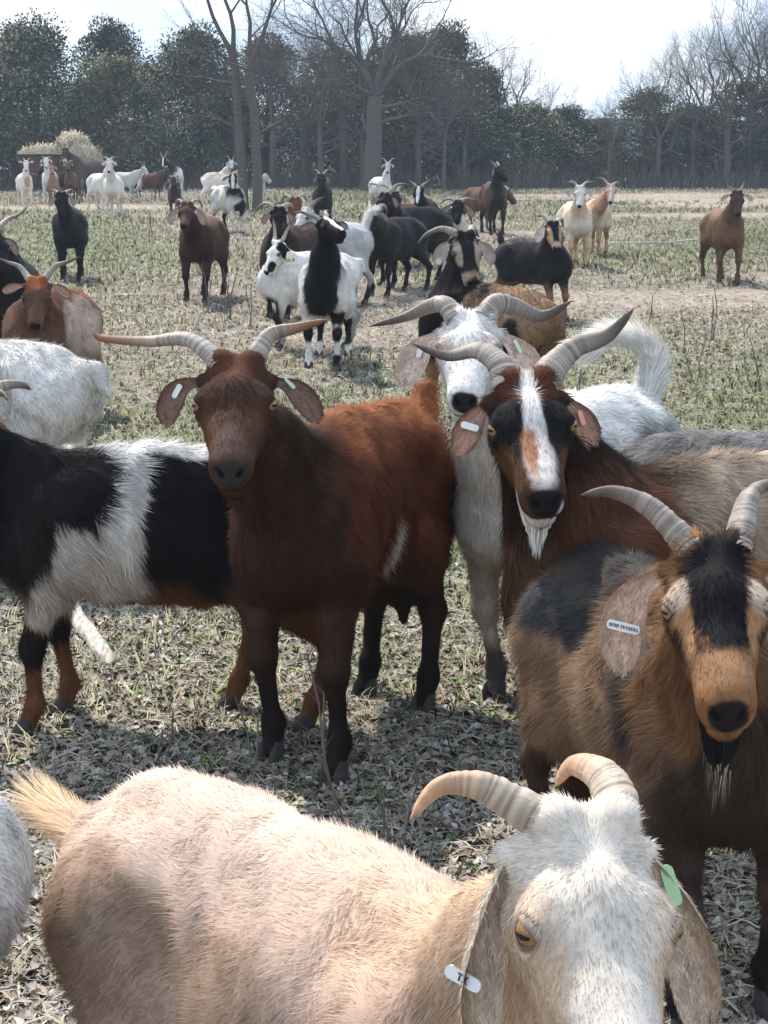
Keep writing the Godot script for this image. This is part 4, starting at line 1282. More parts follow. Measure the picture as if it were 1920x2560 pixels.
	goat("white goat with black neck and yellow tag lettered in its ear, turned away left", -.55, -11.75, -78, {
		"base": Color(.70, .69, .67), "neck": Color(.70, .69, .67), "legs": Color(.3, .29, .28), "mottle": .12, "hair": .02, "head": Color(.68, .67, .65), "ear": BLACK, "earin": SOOT,
		"patches": [[Vector3(0, .80, .50), Vector3(.3, .2, .10), BLACK, .08], [Vector3(.05, .2, .3), Vector3(.2, .2, .1), BLACK, .1]],
		"face": [[Vector3(.06, -.05, .02), Vector3(.05, .10, .06), BLACK, .1, 1], [Vector3(.04, -.04, .2), Vector3(.03, .04, .05), BLACK, .12, 1]]},
		{"lod": 1, "bl": .85, "s": .92, "poll": Vector3(-.735, .745, -11.6), "look": Vector2(-42, 48), "horn": UPV, "hornr": .013, "ear": [Vector3(.7, -.6, -.1), Vector3(.1, -1, .1)], "earl": .15,
		"tags": [{"side": 0, "at": .75, "w": .065, "h": .085, "c": Color(.66, .63, .42), "face": Vector3(.1, .1, 1), "up": Vector3(-.08, 1, 0), "neck": true, "text": "DL4", "ts": .034, "ty": -.018, "lift": .02, "round": .2}]})
	goat("dark brown goat with black face and outcurled horns beside the black-necked white goat", -.76, -13.95, -26, {
		"base": Color(.055, .038, .030), "neck": SOOT, "legs": BLACK, "head": Color(.016, .013, .013), "back": Color(.075, .055, .045), "mottle": .25, "hair": .022, "ear": Color(.05, .03, .02),
		"face": [[Vector3(.05, -.06, .10), Vector3(.025, .05, .10), Color(.10, .045, .025), .3, 1], [Vector3(0, -.045, .20), Vector3(.036, .026, .028), Color(.36, .33, .31), .12]]},
		{"lod": 1, "s": 1.02, "poll": Vector3(-.835, .905, -13.4), "look": Vector2(0, 41), "horn": CURL, "horn2": [Vector3(.06, .05, .02), Vector3(.11, .06, .04), Vector3(.16, .03, .05), Vector3(.20, -.03, .05)], "ear": [Vector3(.7, -.6, 0), Vector3(.3, -1, .1)]})
	goat("white-horned goat peeping over the back of the dark brown goat", -.72, -15.8, -20, {"base": Color(.32, .22, .17), "neck": Color(.3, .2, .15), "head": Color(.13, .06, .04), "mottle": .3, "ear": WHITE, "legs": Color(.3, .2, .15)}, {"poll": Vector3(-.81, .92, -15.4), "look": Vector2(6, 45), "horn": CURL, "lod": 1, "s": .98})
	goat("pale grey goat with blue paint mark on its head, tail lifted", -.50, -14.85, -48, {
		"base": Color(.48, .48, .49), "back": Color(.60, .60, .60), "legs": Color(.40, .39, .38), "feet": SOOT, "mottle": .16, "hair": .024, "head": Color(.52, .51, .50), "tail": WHITE, "ear": WHITE,
		"face": [[Vector3(.07, -.03, .03), Vector3(.03, .03, .03), Color(.12, .36, .50), .15]]},
		{"lod": 1, "s": 1.0, "poll": Vector3(-.66, .865, -14.45), "look": Vector2(-42, 35), "horn": [Vector3(.04, .05, .02), Vector3(.07, .085, .04), Vector3(.12, .11, .05), Vector3(.17, .13, .05)], "tail": [Vector3(0, .08, -.02), Vector3(0, .15, -.05), Vector3(0, .17, -.1)], "tuft": 700, "tufl": .09})
	goat("smaller of two black goats standing together, curled horns, nose up", .10, -16.1, -32, {"base": BLACK, "mottle": .3, "hair": .02, "head": Color(.017, .015, .015)}, {"lod": 1, "s": .99, "dark": true, "poll": Vector3(-.10, .83, -15.45), "look": Vector2(-14, 42), "horn": CURL, "horn2": BACKH, "ear": [Vector3(.8, -.5, -.2), Vector3(.4, -1, 0)]})
	goat("large black goat with pale horns behind the smaller black goat", .26, -17.05, -50, {"base": BLACK, "mottle": .3, "hair": .02, "head": BLACK}, {"lod": 1, "s": 1.08, "dark": true, "poll": Vector3(.01, .93, -16.5), "look": Vector2(-25, 46), "horn": OUT, "horn2": OUT, "nw": 1.2})
	goat("black goat with tan rump, grey ears and tan muzzle looking right", .48, -8.15, -140, {
		"base": BLACK, "neck": BLACK, "head": Color(.016, .014, .015), "mottle": .25, "hair": .024, "legs": Color(.32, .18, .09), "ear": Color(.36, .30, .26), "earin": Color(.40, .34, .30),
		"patches": [[Vector3(0, .52, -.34), Vector3(.4, .30, .32), Color(.26, .165, .10), .25], [Vector3(.1, .50, -.34), Vector3(.2, .10, .06), SOOT, .12], [Vector3(.1, .4, -.48), Vector3(.2, .08, .06), SOOT, .15]],
		"face": [[Vector3(.05, -.0, .10), Vector3(.018, .04, .09), Color(.36, .29, .23), .2, 1], [Vector3(0, -.06, .215), Vector3(.05, .05, .045), Color(.36, .25, .18), .15], [Vector3(.06, .0, .07), Vector3(.02, .03, .04), Color(.34, .27, .22), .25, 1]]},
		{"lod": 1, "s": 1.02, "hs": 1.12, "poll": Vector3(.395, .965, -8.3), "look": Vector2(14, 42), "horn": [Vector3(.04, .04, .03), Vector3(.06, .05, .07), Vector3(.10, .0, .10)], "horn2": [Vector3(.055, .035, .02), Vector3(.10, .045, .04), Vector3(.16, .02, .05), Vector3(.20, -.02, .05)], "ear": [Vector3(.7, -.6, 0), Vector3(.3, -1, .1)], "ear2": [Vector3(.6, -.5, .1), Vector3(.25, -1, .1)], "earl": .145, "earw": .28, "tail": [Vector3(0, -.03, -.04), Vector3(0, -.08, -.05)], "nw": 1.15,
		"tags": [{"side": 1, "at": .85, "w": .03, "h": .03, "c": Color(.5, .48, .46), "face": Vector3(0, .2, 1), "up": Vector3(0, 1, 0), "lift": .012}]})
	goat("small black goat with tan-striped face, white ears and tail cocked up", 1.24, -13.65, 40, {
		"base": BLACK, "legs": Color(.22, .12, .07), "head": BLACK, "mottle": .25, "hair": .018, "ear": Color(.55, .47, .42), "earin": Color(.6, .5, .45), "tail": BLACK,
		"face": [[Vector3(.05, -.02, .12), Vector3(.022, .06, .12), Color(.42, .27, .17), .15, 1], [Vector3(0, -.05, .21), Vector3(.05, .05, .04), Color(.42, .30, .22), .15]]},
		{"lod": 1, "s": .90, "hs": .98, "poll": Vector3(1.33, .80, -13.3), "look": Vector2(12, 43), "horn": CURL, "horn2": BACKH, "ear": [Vector3(.7, -.6, 0), Vector3(.3, -1, .1)], "ear2": [Vector3(.6, -.5, 0), Vector3(.1, -1, .1)], "earl": .17, "tail": [Vector3(0, .06, -.03), Vector3(0, .12, -.05)], "tuft": 300, "tufl": .04, "dark": true})
	goat("cream-white goat with wide spread horns, front one of the pale pair", 2.26, -19.95, 4, {"base": Color(.66, .58, .48), "neck": Color(.60, .45, .32), "legs": Color(.50, .32, .19), "head": Color(.62, .57, .52), "mottle": .14, "hair": .022, "ear": WHITE, "nose": SOOT}, {"lod": 1, "s": 1.02, "poll": Vector3(2.25, .93, -19.5), "look": Vector2(-6, 46), "horn": [Vector3(.045, .045, .02), Vector3(.08, .07, .04), Vector3(.13, .07, .05), Vector3(.19, .08, .05)], "ear": [Vector3(.8, -.5, 0), Vector3(.4, -1, .1)]})
	goat("tan-faced goat with white ears and white back, rear one of the pale pair", 2.72, -21.8, -16, {"base": Color(.62, .50, .40), "neck": Color(.46, .28, .18), "legs": Color(.40, .24, .14), "head": Color(.52, .38, .28), "mottle": .16, "hair": .022, "ear": WHITE, "nose": SOOT, "face": [[Vector3(0, -.01, .1), Vector3(.016, .06, .15), WHITE, .2]]}, {"lod": 1, "s": .98, "poll": Vector3(2.83, .91, -21.2), "look": Vector2(-6, 46), "horn": CURL, "horn2": OUT, "beard": {"n": 160, "l": .1, "c": WHITE}, "ear": [Vector3(.8, -.5, 0), Vector3(.5, -1, .1)]})
	goat("lone tan goat with dark face and short white V-shaped horns on open ground", 3.53, -17.55, 3, {"base": Color(.15, .092, .058), "back": Color(.23, .148, .098), "neck": Color(.10, .062, .042), "legs": Color(.10, .06, .042), "head": Color(.07, .046, .036), "mottle": .18, "hair": .02, "ear": Color(.40, .36, .32)}, {"lod": 1, "s": 1.03, "poll": Vector3(3.56, .935, -17.1), "look": Vector2(-4, 46), "horn": [Vector3(.04, .05, .01), Vector3(.06, .10, .02), Vector3(.075, .14, .02)], "horn2": [Vector3(.05, .04, .01), Vector3(.085, .075, .02), Vector3(.12, .095, .02)], "horncol": 1, "hornr": .016, "ear": [Vector3(.9, -.3, 0), Vector3(.7, -.8, .1)], "legs": [Vector2(0, .02), Vector2(0, -.05), Vector2(0, .05), Vector2(0, -.02)]})
	goat("black and rust goat looking sideways at the tree line, tall stance", 1.76, -27.2, 6, {"base": Color(.10, .045, .026), "neck": BLACK, "legs": BLACK, "head": BLACK, "mottle": .3, "patches": [[Vector3(0, .42, .33), Vector3(.09, .25, .14), BLACK, .2]]}, {"lod": 1, "s": 1.13, "poll": Vector3(1.80, 1.06, -26.8), "look": Vector2(40, 30), "horn": BACKH, "horn2": [Vector3(.05, .05, .02), Vector3(.08, .08, .04), Vector3(.13, .08, .05)], "dark": true})
	goat("brown goat half hidden behind the tall black and rust goat", 1.62, -28.2, 30, {"base": Color(.11, .065, .045), "mottle": .3}, {"s": .98, "neck": 10.0, "look": Vector2(60, 41), "horn": BACKH})
	goat("black-headed white goat with broad flat horns, head down toward the camera", .73, -18.55, -2, {"base": WHITE, "neck": WHITE, "head": BLACK, "mottle": .12, "hair": .024, "ear": BLACK, "legs": Color(.62, .60, .57), "patches": [[Vector3(0, .72, .45), Vector3(.07, .14, .12), BLACK, .12]]}, {"lod": 1, "s": 1.0, "poll": Vector3(.785, .81, -18.0), "look": Vector2(-4, 41), "horn": [Vector3(.05, .04, .02), Vector3(.10, .055, .03), Vector3(.17, .04, .04), Vector3(.23, .05, .03)], "horn2": [Vector3(.05, .04, .02), Vector3(.10, .05, .03), Vector3(.15, .03, .04), Vector3(.20, -.01, .03)], "ear": [Vector3(.75, -.6, 0), Vector3(.4, -1, .1)], "earl": .2})
	goat("black-cheeked goat with white blaze and V horns, behind the large black goat", .52, -21.6, -8, {"base": Color(.05, .04, .035), "head": BLACK, "neck": BLACK, "mottle": .2, "ear": BLACK, "face": [[Vector3(0, .0, .08), Vector3(.026, .07, .18), WHITE, .08]]}, {"lod": 1, "poll": Vector3(.43, .885, -21), "look": Vector2(-10, 45), "horn": [Vector3(.05, .05, .02), Vector3(.10, .085, .03), Vector3(.16, .12, .04)], "ear": [Vector3(.9, -.5, 0), Vector3(.5, -1, .1)]})
	goat("brown-backed goat wedged behind the large black goat", .16, -19.6, -30, {"base": Color(.10, .045, .028), "head": SOOT, "neck": SOOT, "mottle": .3}, {"lod": 1, "poll": Vector3(.12, .87, -19.1), "look": Vector2(20, 41), "horn": OUT})
	goat("black goat with wide white horns standing near the oak trunk", -1.03, -28.4, 4, {"base": BLACK, "mottle": .25, "hair": .02}, {"lod": 1, "s": 1.02, "dark": true, "poll": Vector3(-1.03, .92, -28), "look": Vector2(-2, 43), "horn": [Vector3(.045, .05, .02), Vector3(.08, .09, .04), Vector3(.13, .10, .05), Vector3(.20, .105, .05)], "hornr": .02, "ear": [Vector3(.7, -.6, 0), Vector3(.3, -1, 0)]})
	goat("shaggy white goat with grey face and small horns, by the oak", -.06, -36.5, 22, {"base": WHITE, "head": GREY, "mottle": .2, "patches": [[Vector3(0, .6, .3), Vector3(.06, .2, .1), GREY, .2]]}, {"s": 1.0, "look": Vector2(-4, 41), "horn": OUT, "hornr": .018, "neck": 70.0})
	goat("brown goat with short curled horns, raised nose and back coloured pale as if sunlit", -1.66, -15.45, -7, {"base": Color(.085, .05, .034), "back": Color(.19, .13, .09), "neck": Color(.042, .025, .018), "legs": Color(.032, .022, .018), "head": Color(.07, .04, .03), "mottle": .2, "hair": .022, "ear": Color(.30, .25, .21), "patches": [[Vector3(0, .48, .34), Vector3(.2, .24, .12), Color(.052, .031, .023), .3]], "face": [[Vector3(0, -.04, .2), Vector3(.04, .04, .05), Color(.12, .075, .06), .3]]}, {"lod": 1, "s": 1.05, "poll": Vector3(-1.715, .895, -14.75), "look": Vector2(-4, 32), "horn": CURL, "hornr": .017, "ear": [Vector3(.7, -.7, -.1), Vector3(.2, -1, 0)], "ear2": [Vector3(.7, -.6, -.1), Vector3(.45, -1, .1)], "earl": .19})  # back paler than the flanks: sunlight put into the coat colour
	goat("black goat with short pale horns facing the camera on the left", -3.3, -17.75, 8, {"base": BLACK, "mottle": .22, "hair": .018, "ear": Color(.2, .19, .18)}, {"lod": 1, "s": 1.05, "dark": true, "g": 1.1, "poll": Vector3(-3.27, .92, -17.2), "look": Vector2(6, 48), "horn": [Vector3(.05, .035, .03), Vector3(.09, .05, .05), Vector3(.13, .035, .06)], "hornr": .02, "ear": [Vector3(.7, -.7, -.1), Vector3(.2, -1, 0)]})
	# --- far animals
	goat("white goat with black chest, black head and white blaze, by the twin-trunked tree", -2.50, -27.5, 30, {"base": WHITE, "neck": SOOT, "head": BLACK, "mottle": .1, "ear": BLACK, "tail": WHITE, "patches": [[Vector3(.02, .44, .30), Vector3(.10, .22, .15), BLACK, .08], [Vector3(0, .74, .36), Vector3(.2, .04, .2), WHITE, .1], [Vector3(.05, .2, -.4), Vector3(.2, .12, .1), BLACK, .1]], "face": [[Vector3(0, 0, .12), Vector3(.03, .07, .2), WHITE, .1]]}, {"lod": 1, "s": 1.04, "poll": Vector3(-2.41, .935, -27.1), "look": Vector2(4, 49), "horn": [Vector3(.035, .03, .03), Vector3(.05, .04, .05)], "ear": [Vector3(.9, -.4, 0), Vector3(.7, -.7, .1)], "tail": [Vector3(0, .02, -.06), Vector3(0, .03, -.13)], "tuft": 200, "tufl": .08})
	goat("brown and black goat in front of the black-headed white goat", -4.15, -33.6, 6, {"base": Color(.06, .04, .03), "neck": SOOT, "head": Color(.05, .03, .02), "mottle": .3}, {"s": .84, "neck": 45.0, "look": Vector2(0, 45), "horn": CURL})
	goat("white goat with black head and neck, tail up, before the dark junipers", -5.75, -46.5, 28, {"base": WHITE, "neck": BLACK, "head": BLACK, "mottle": .1, "tail": WHITE, "face": [[Vector3(0, 0, .13), Vector3(.022, .07, .2), WHITE, .1]]}, {"s": 1.15, "look": Vector2(-2, 46), "neck": 74.0, "horn": UPV, "tail": [Vector3(0, .09, .0), Vector3(0, .13, -.02)], "poll": Vector3(-5.98, 1.07, -46.2)})
	goat("ivory goat walking straight to the camera, front of the far group", -5.45, -34.2, 2, {"base": Color(.66, .62, .55), "neck": Color(.58, .52, .45), "legs": Color(.52, .46, .40), "mottle": .1, "head": Color(.58, .54, .49)}, {"s": 1.12, "look": Vector2(4, 46), "horn": [Vector3(.05, .05, .02), Vector3(.11, .06, .04), Vector3(.19, .05, .04)], "hornr": .018})
	goat("white goat with wide horns standing sideways behind the ivory goat", -6.25, -37.5, 35, {"base": WHITE, "mottle": .1, "legs": Color(.55, .5, .45)}, {"s": 1.08, "look": Vector2(20, 45), "horn": [Vector3(.05, .05, .02), Vector3(.12, .075, .04), Vector3(.21, .08, .04)], "hornr": .02})
	goat("pale grey goat facing right beside the ivory goat", -6.75, -43.8, 74, {"base": Color(.46, .46, .45), "mottle": .15, "legs": Color(.42, .40, .38)}, {"s": .98, "neck": 35.0, "look": Vector2(60, 40), "horn": UPV, "hornr": .013})
	goat("rust goat grazing head down near the junipers", -6.70, -45.6, 30, {"base": Color(.085, .042, .03), "mottle": .3}, {"s": .80, "neck": -10.0, "look": Vector2(40, 70), "horn": BACKH})
	goat("brown goat with pale hindquarters at the right end of the far group", -6.2, -45.0, 58, {"base": Color(.095, .047, .033), "head": Color(.06, .035, .028), "mottle": .25, "patches": [[Vector3(0, .5, -.4), Vector3(.3, .3, .22), WHITE, .15]]}, {"s": .92, "neck": 38.0, "look": Vector2(55, 40), "horn": CURL})
	goat("white goat with tan bib at the left of the far group", -8.55, -40.4, 20, {"base": WHITE, "neck": Color(.60, .55, .5), "mottle": .1, "legs": Color(.6, .56, .5), "patches": [[Vector3(0, .55, .38), Vector3(.07, .14, .12), Color(.40, .24, .16), .15]]}, {"s": 1.03, "look": Vector2(8, 46), "horn": BACKH, "hornr": .013, "ear": [Vector3(1, .2, 0), Vector3(1, .0, .1)]})
	goat("white goat with curved horns behind the tan-bibbed goat", -8.42, -42.8, 4, {"base": WHITE, "mottle": .1}, {"s": 1.08, "look": Vector2(6, 46), "horn": CURL, "hornr": .014})
	goat("slim tan goat standing beside the tan-bibbed white goat", -7.95, -40.8, 8, {"base": Color(.23, .14, .10), "neck": Color(.24, .155, .115), "mottle": .2, "legs": Color(.22, .13, .09), "head": Color(.28, .18, .13)}, {"s": .93, "g": .8, "look": Vector2(18, 46), "neck": 60.0})
	goat("brown goat with large downcurled horns in front of the hay feeder", -7.95, -43.2, 4, {"base": Color(.12, .072, .05), "neck": Color(.09, .055, .04), "legs": SOOT, "mottle": .25, "head": Color(.12, .07, .05)}, {"s": .98, "look": Vector2(0, 41), "horn": CURL, "hornr": .022})
	goat("black-brown goat in the shadow of the hay feeder", -8.5, -44.5, -40, {"base": SOOT, "mottle": .3}, {"s": .95, "neck": 40.0, "look": Vector2(-30, 41), "horn": BACKH})
	goat("grey-white goat left of the twin-trunked tree, seen from behind", -4.15, -42.0, 150, {"base": Color(.50, .49, .48), "mottle": .15, "patches": [[Vector3(0, .5, .0), Vector3(.4, .3, .12), Color(.28, .27, .27), .3]]}, {"s": 1.02, "look": Vector2(10, 41), "horn": UPV, "hornr": .014})
	goat("brown and white goat left of the twin-trunked tree, facing right", -3.85, -40.0, 70, {"base": WHITE, "back": Color(.35, .25, .2), "mottle": .2, "head": Color(.5, .42, .36)}, {"s": 1.0, "look": Vector2(30, 45), "neck": 40.0, "horn": OUT, "hornr": .016})
	goat("pale goat showing between the twin trunks of the lone bare tree", -2.98, -40.5, 5, {"base": Color(.5, .47, .43), "mottle": .2}, {"s": .95, "neck": 20.0, "look": Vector2(80, 41)})
	jobs.append({"label": "brown donkey with pale muzzle and long ears beside the hay feeder", "pos": Vector2(-8.15, -47.2), "yaw": -52, "donkey": true, "s": 1.32, "look": Vector2(-4, 62), "neck": 48.0, "coat": {"base": Color(.085, .062, .052), "neck": Color(.075, .055, .047), "legs": Color(.16, .14, .125), "head": Color(.07, .052, .045), "mottle": .25, "belly": Color(.2, .17, .15), "face": [[Vector3(0, -.06, .27), Vector3(.06, .06, .06), Color(.5, .46, .42), .2]], "nose": Color(.2, .18, .17), "ear": Color(.08, .06, .05)}, "ear": [Vector3(.5, 1, 0), Vector3(.65, .8, .1)], "earl": .23, "earw": .2, "hs": 1.35})

func noise_tex(seed_: int, freq: float, oct: int, cols: Array, size := 512, type := FastNoiseLite.TYPE_SIMPLEX_SMOOTH) -> NoiseTexture2D:
	var n := FastNoiseLite.new()
	n.seed = seed_
	n.frequency = freq
	n.fractal_octaves = oct
	n.noise_type = type
	var t := NoiseTexture2D.new()
	t.width = size
	t.height = size
	t.seamless = true
	t.noise = n
	var g := Gradient.new()
	var off := PackedFloat32Array()
	var cc := PackedColorArray()
	for j in cols.size():
		off.append(float(j) / (cols.size() - 1))
		cc.append((cols[j] as Color).linear_to_srgb())
	g.offsets = off
	g.colors = cc
	t.color_ramp = g
	return t

func bump_tex(seed_: int, freq: float, oct: int, strength: float, size := 512) -> NoiseTexture2D:
	var n := FastNoiseLite.new()
	n.seed = seed_
	n.frequency = freq
	n.fractal_octaves = oct
	var t := NoiseTexture2D.new()
	t.width = size
	t.height = size
	t.seamless = true
	t.as_normal_map = true
	t.bump_strength = strength
	t.noise = n
	return t

func materials() -> void:
	M.coat = mat("coat", Color.WHITE, 0.85, 0.25, true)
	M.ear = mat("ear skin", Color.WHITE, 0.8, 0.25, true)
	M.ear.backlight_enabled = true
	M.ear.backlight = Color(.30, .20, .15)
	M.fur = mat("fur", Color.WHITE, 0.72, 0.2, true)
	M.fur.backlight_enabled = true
	M.fur.backlight = Color(.12, .10, .08)
	M.fur_dark = mat("dark fur", Color.WHITE, 0.5, 0.4, true)
	M.horn = mat("horn", Color.WHITE, 0.55, 0.4, true)
	M.horn.uv1_triplanar = true
	M.horn.uv1_scale = Vector3.ONE * 14.0
	M.horn.normal_enabled = true
	M.horn.normal_texture = bump_tex(3, 0.03, 4, 3.0, 256)
	M.hoof = mat("hoof", Color(.035, .03, .028), 0.6, 0.4)
	M.black = mat("black", Color(.006, .006, .006), 0.3, 0.5)
	M.eye = mat("amber eye", Color(.27, .14, .05), 0.08, 0.6)
	M.eye_dark = mat("dark eye", Color(.03, .02, .012), 0.15, 0.6)
	var sp := SphereMesh.new()
	sp.radius = 1.0
	sp.height = 2.0
	sp.radial_segments = 24
	sp.rings = 14
	M.eye_mesh = sp
	# a level slit, laid over the front of the eyeball
	var V := PackedVector3Array(); var N := PackedVector3Array(); var I := PackedInt32Array()
	for i in 9:
		var u := i / 4.0 - 1.0
		for j in 3:
			var y := (j - 1.0) * 0.16 * (1.0 - pow(absf(u), 3.0) * .4)
			var p := Vector3(u * .56, y, 0)
			p.z = sqrt(1.0 - p.x * p.x - p.y * p.y)
			V.append(p * 1.012); N.append(p)
	for i in 8:
		for j in 2:
			var q := i * 3 + j
			I.append_array(PackedInt32Array([q, q + 1, q + 3, q + 1, q + 4, q + 3]))
	M.pupil_mesh = arr_mesh(V, N, PackedColorArray(), I)
	M.hoof_mesh = hoof_mesh(1.0)
	var g := mat("pasture soil", Color.WHITE, 0.95, 0.15, true)
	g.albedo_texture = noise_tex(11, 0.022, 5, [Color(.35, .33, .32), Color(.75, .73, .70), Color(1, 1, 1), Color(1, .97, .93)], 1024)
	g.uv1_scale = Vector3(0.9, 0.9, 0.9)
	g.detail_enabled = true
	g.detail_blend_mode = BaseMaterial3D.BLEND_MODE_MUL
	g.detail_uv_layer = BaseMaterial3D.DETAIL_UV_1
	g.detail_albedo = noise_tex(15, 0.012, 4, [Color(.62, .64, .58), Color(1, 1, 1), Color(1, .95, .9)], 512)
	g.normal_enabled = true
	g.normal_texture = bump_tex(12, 0.03, 5, 6.0, 1024)
	M.ground = g
	M.litter = mat("dead leaves", Color.WHITE, 0.75, 0.3, true)
	M.litter.backlight_enabled = true
	M.litter.backlight = Color(.10, .08, .05)
	M.blade = mat("grass blades", Color.WHITE, 0.6, 0.3, true)
	M.blade.backlight_enabled = true
	M.blade.backlight = Color(.10, .12, .04)
	M.leaf = mat("evergreen foliage", Color.WHITE, 0.78, 0.2, true)
	M.leaf.backlight_enabled = true
	M.leaf.backlight = Color(.03, .04, .015)
	M.bark = mat("bark", Color(.115, .10, .088), 0.95, 0.15)
	M.bark.albedo_texture = noise_tex(21, 0.02, 4, [Color(.055, .049, .045), Color(.12, .108, .098), Color(.18, .165, .15)], 512)
	M.bark.albedo_color = Color.WHITE
	M.bark.uv1_triplanar = true
	M.bark.uv1_scale = Vector3(5, 1.3, 5)
	M.bark.normal_enabled = true
	M.bark.normal_texture = bump_tex(22, 0.03, 4, 8.0, 512)
	M.twig = mat("grey twigs", Color(.10, .09, .083), 0.9, 0.2)
	M.twig_pale = mat("pale twigs", Color(.14, .125, .115), 0.9, 0.2)
	M.rust = mat("rusty sheet", Color(.12, .075, .05), 0.8, 0.3)
	M.rust.albedo_texture = noise_tex(31, 0.01, 5, [Color(.06, .035, .025), Color(.13, .08, .055), Color(.21, .16, .125)], 256)
	M.rust.albedo_color = Color.WHITE
	M.rust.uv1_triplanar = true
	M.steel = mat("dark steel rail", Color(.05, .045, .043), 0.6, 0.4)
	M.hay = mat("hay", Color.WHITE, 0.8, 0.25, true)
	M.wood = mat("weathered wood", Color.WHITE, 0.85, 0.2)
	M.wood.albedo_texture = noise_tex(41, 0.012, 5, [Color(.16, .135, .11), Color(.50, .46, .41), Color(.70, .67, .62)], 512)
	M.wood.uv1_triplanar = true
	M.wood.uv1_scale = Vector3(9, 9, 2)
	M.wood.normal_enabled = true
	M.wood.normal_texture = bump_tex(42, 0.02, 4, 8.0, 512)

func stem_tree(x: float, z: float, d: Vector3, h: float) -> Array:
	return [Vector3(x, 0, z), d, h]

func build_trees() -> void:
	# far wooded ridge seen through the gap
	var V := PackedVector3Array(); var N := PackedVector3Array(); var C := PackedColorArray(); var I := PackedInt32Array()
	for i in 81:
		var x := (i - 40) * 16.0
		var h := 6.5 + noise.get_noise_1d(x * .25) * 4.0 + noise2.get_noise_1d(x * 2.0) * 1.2
		for j in 5:
			var u := j / 4.0
			V.append(Vector3(x, h * sin(u * PI * .5) + noise2.get_noise_2d(x * 3.0, u * 90.0) * .8, -300.0 - u * 60.0))
			N.append(Vector3(0, .6, .8))
			var v := .8 + noise2.get_noise_2d(x * 2.0, u * 200.0) * .5
			C.append(Color(.05 * v, .062 * v, .05 * v))
	for i in 80:
		for j in 4:
			var q := i * 5 + j
			I.append_array(PackedInt32Array([q, q + 1, q + 5, q + 1, q + 6, q + 5]))
	tag(put("hills", arr_mesh(V, N, C, I), M.coat, self), "low wooded ridge far beyond the trees", "hills", "", "structure")
	# evergreen kinds
	var oaks := []
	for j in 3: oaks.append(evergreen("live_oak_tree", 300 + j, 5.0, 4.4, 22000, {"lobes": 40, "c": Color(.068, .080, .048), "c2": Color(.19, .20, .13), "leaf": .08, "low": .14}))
	var jun := []
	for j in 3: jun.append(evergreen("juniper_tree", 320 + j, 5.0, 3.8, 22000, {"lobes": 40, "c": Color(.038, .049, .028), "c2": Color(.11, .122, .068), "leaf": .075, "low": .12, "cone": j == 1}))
	var rng := RandomNumberGenerator.new()
	rng.seed = 4
	# x at the picture's scale, depth, height, width, kind, label
	var rows := [
		[-14.2, -56, 4.9, 1.15, 0, "dusty green live oak cut off by the left edge of the tree line"],
		[-11.6, -57, 5.4, 1.2, 0, "broad pale green live oak rising behind the hay pile"],
		[-8.6, -55.5, 4.2, .95, 0, "low rounded live oak right of the hay feeder"],
		[-9.7, -61, 5.7, 1.1, 1, "dark juniper between the two rounded live oaks at left"],
		[-6.3, -58, 5.3, 1.15, 1, "dark juniper behind the black-headed white goat"],
		[-13.6, -63, 5.6, 1.2, 1, "dark juniper behind the leftmost live oaks"],
		[-4.2, -62, 5.2, 1.2, 1, "tall juniper left of the twin-trunked tree"],
		[-1.6, -60, 4.6, 1.2, 1, "juniper behind the thicket of bare twigs"],
		[.9, -58, 5.0, 1.25, 0, "live oak just right of the big bare oak's trunk"],
		[2.2, -59, 5.4, 1.05, 1, "peaked juniper right of the big bare oak"],
		[3.4, -60, 4.1, 1.05, 1, "juniper at the right foot of the tall evergreen mass"],
		[4.9, -59, 2.8, 1.1, 0, "low live oak below the small bare tree in the gap"],
		[6.4, -60, 2.7, 1.0, 1, "low dark juniper at the left side of the gap"],
		[7.8, -63, 2.3, .95, 1, "juniper with ragged top at the right side of the gap"],
		[9.3, -60, 3.3, 1.1, 1, "juniper below the right-hand bare oaks"],
		[10.9, -61, 2.8, 1.15, 1, "thick dark juniper between the right-hand bare oaks"],
		[12.7, -59, 3.6, 1.1, 1, "dark juniper under the tall bare oak at right"],
		[14.6, -60, 3.5, 1.2, 1, "dark juniper at the right end of the tree line"],
		[-7.6, -66, 5.0, 1.1, 0, "olive live oak deep behind the junipers at left"],
		[-15.9, -60, 5.2, 1.2, 0, "live oak at the far left end of the tree line"],
		[.2, -66, 4.6, 1.3, 1, "dark juniper deep behind the big bare oak"],
		[19.4, -60, 4.2, 1.25, 1, "juniper past the right end of the tree line, nearer one"],
		[22.6, -63, 4.8, 1.3, 0, "live oak past the right end of the tree line, farther one"],
		[25.8, -60, 4.4, 1.3, 1, "outermost juniper at the right of the tree line"],
		[-18.8, -59, 5.0, 1.25, 1, "juniper past the left end of the tree line, nearer one"],
		[-22.2, -62, 5.3, 1.3, 0, "live oak past the left end of the tree line, farther one"],
		[-25.6, -60, 4.8, 1.3, 1, "outermost juniper at the left of the tree line"],
		[16.6, -62, 3.8, 1.2, 0, "live oak beyond the right end of the tree line"],
	]
	for r in rows:
		var proto: Node3D = (oaks if r[4] == 0 else jun)[rng.randi() % 3]
		plant(proto, r[0], r[1], rng.randf() * TAU, Vector3(r[3], r[2] / 5.0, r[3]), r[5], "evergreen trees of the tree line")
	# bare trees
	var o := {"forks": 2, "spread": .45, "wig": .5, "up": .10, "low": .55, "prob": .62, "side": 1}
	var twin := bare_tree("bare_tree", 51, [[Vector3(-.16, 0, 0), Vector3(-.03, 1, 0), 2.9], [Vector3(.16, 0, .05), Vector3(-.045, 1, 0), 2.7]], .105, 1.4, 5, o)
	twin.name = numbered("bare_tree")
	add_child(twin)
	twin.position = Vector3(-2.90, 0, -36.9)
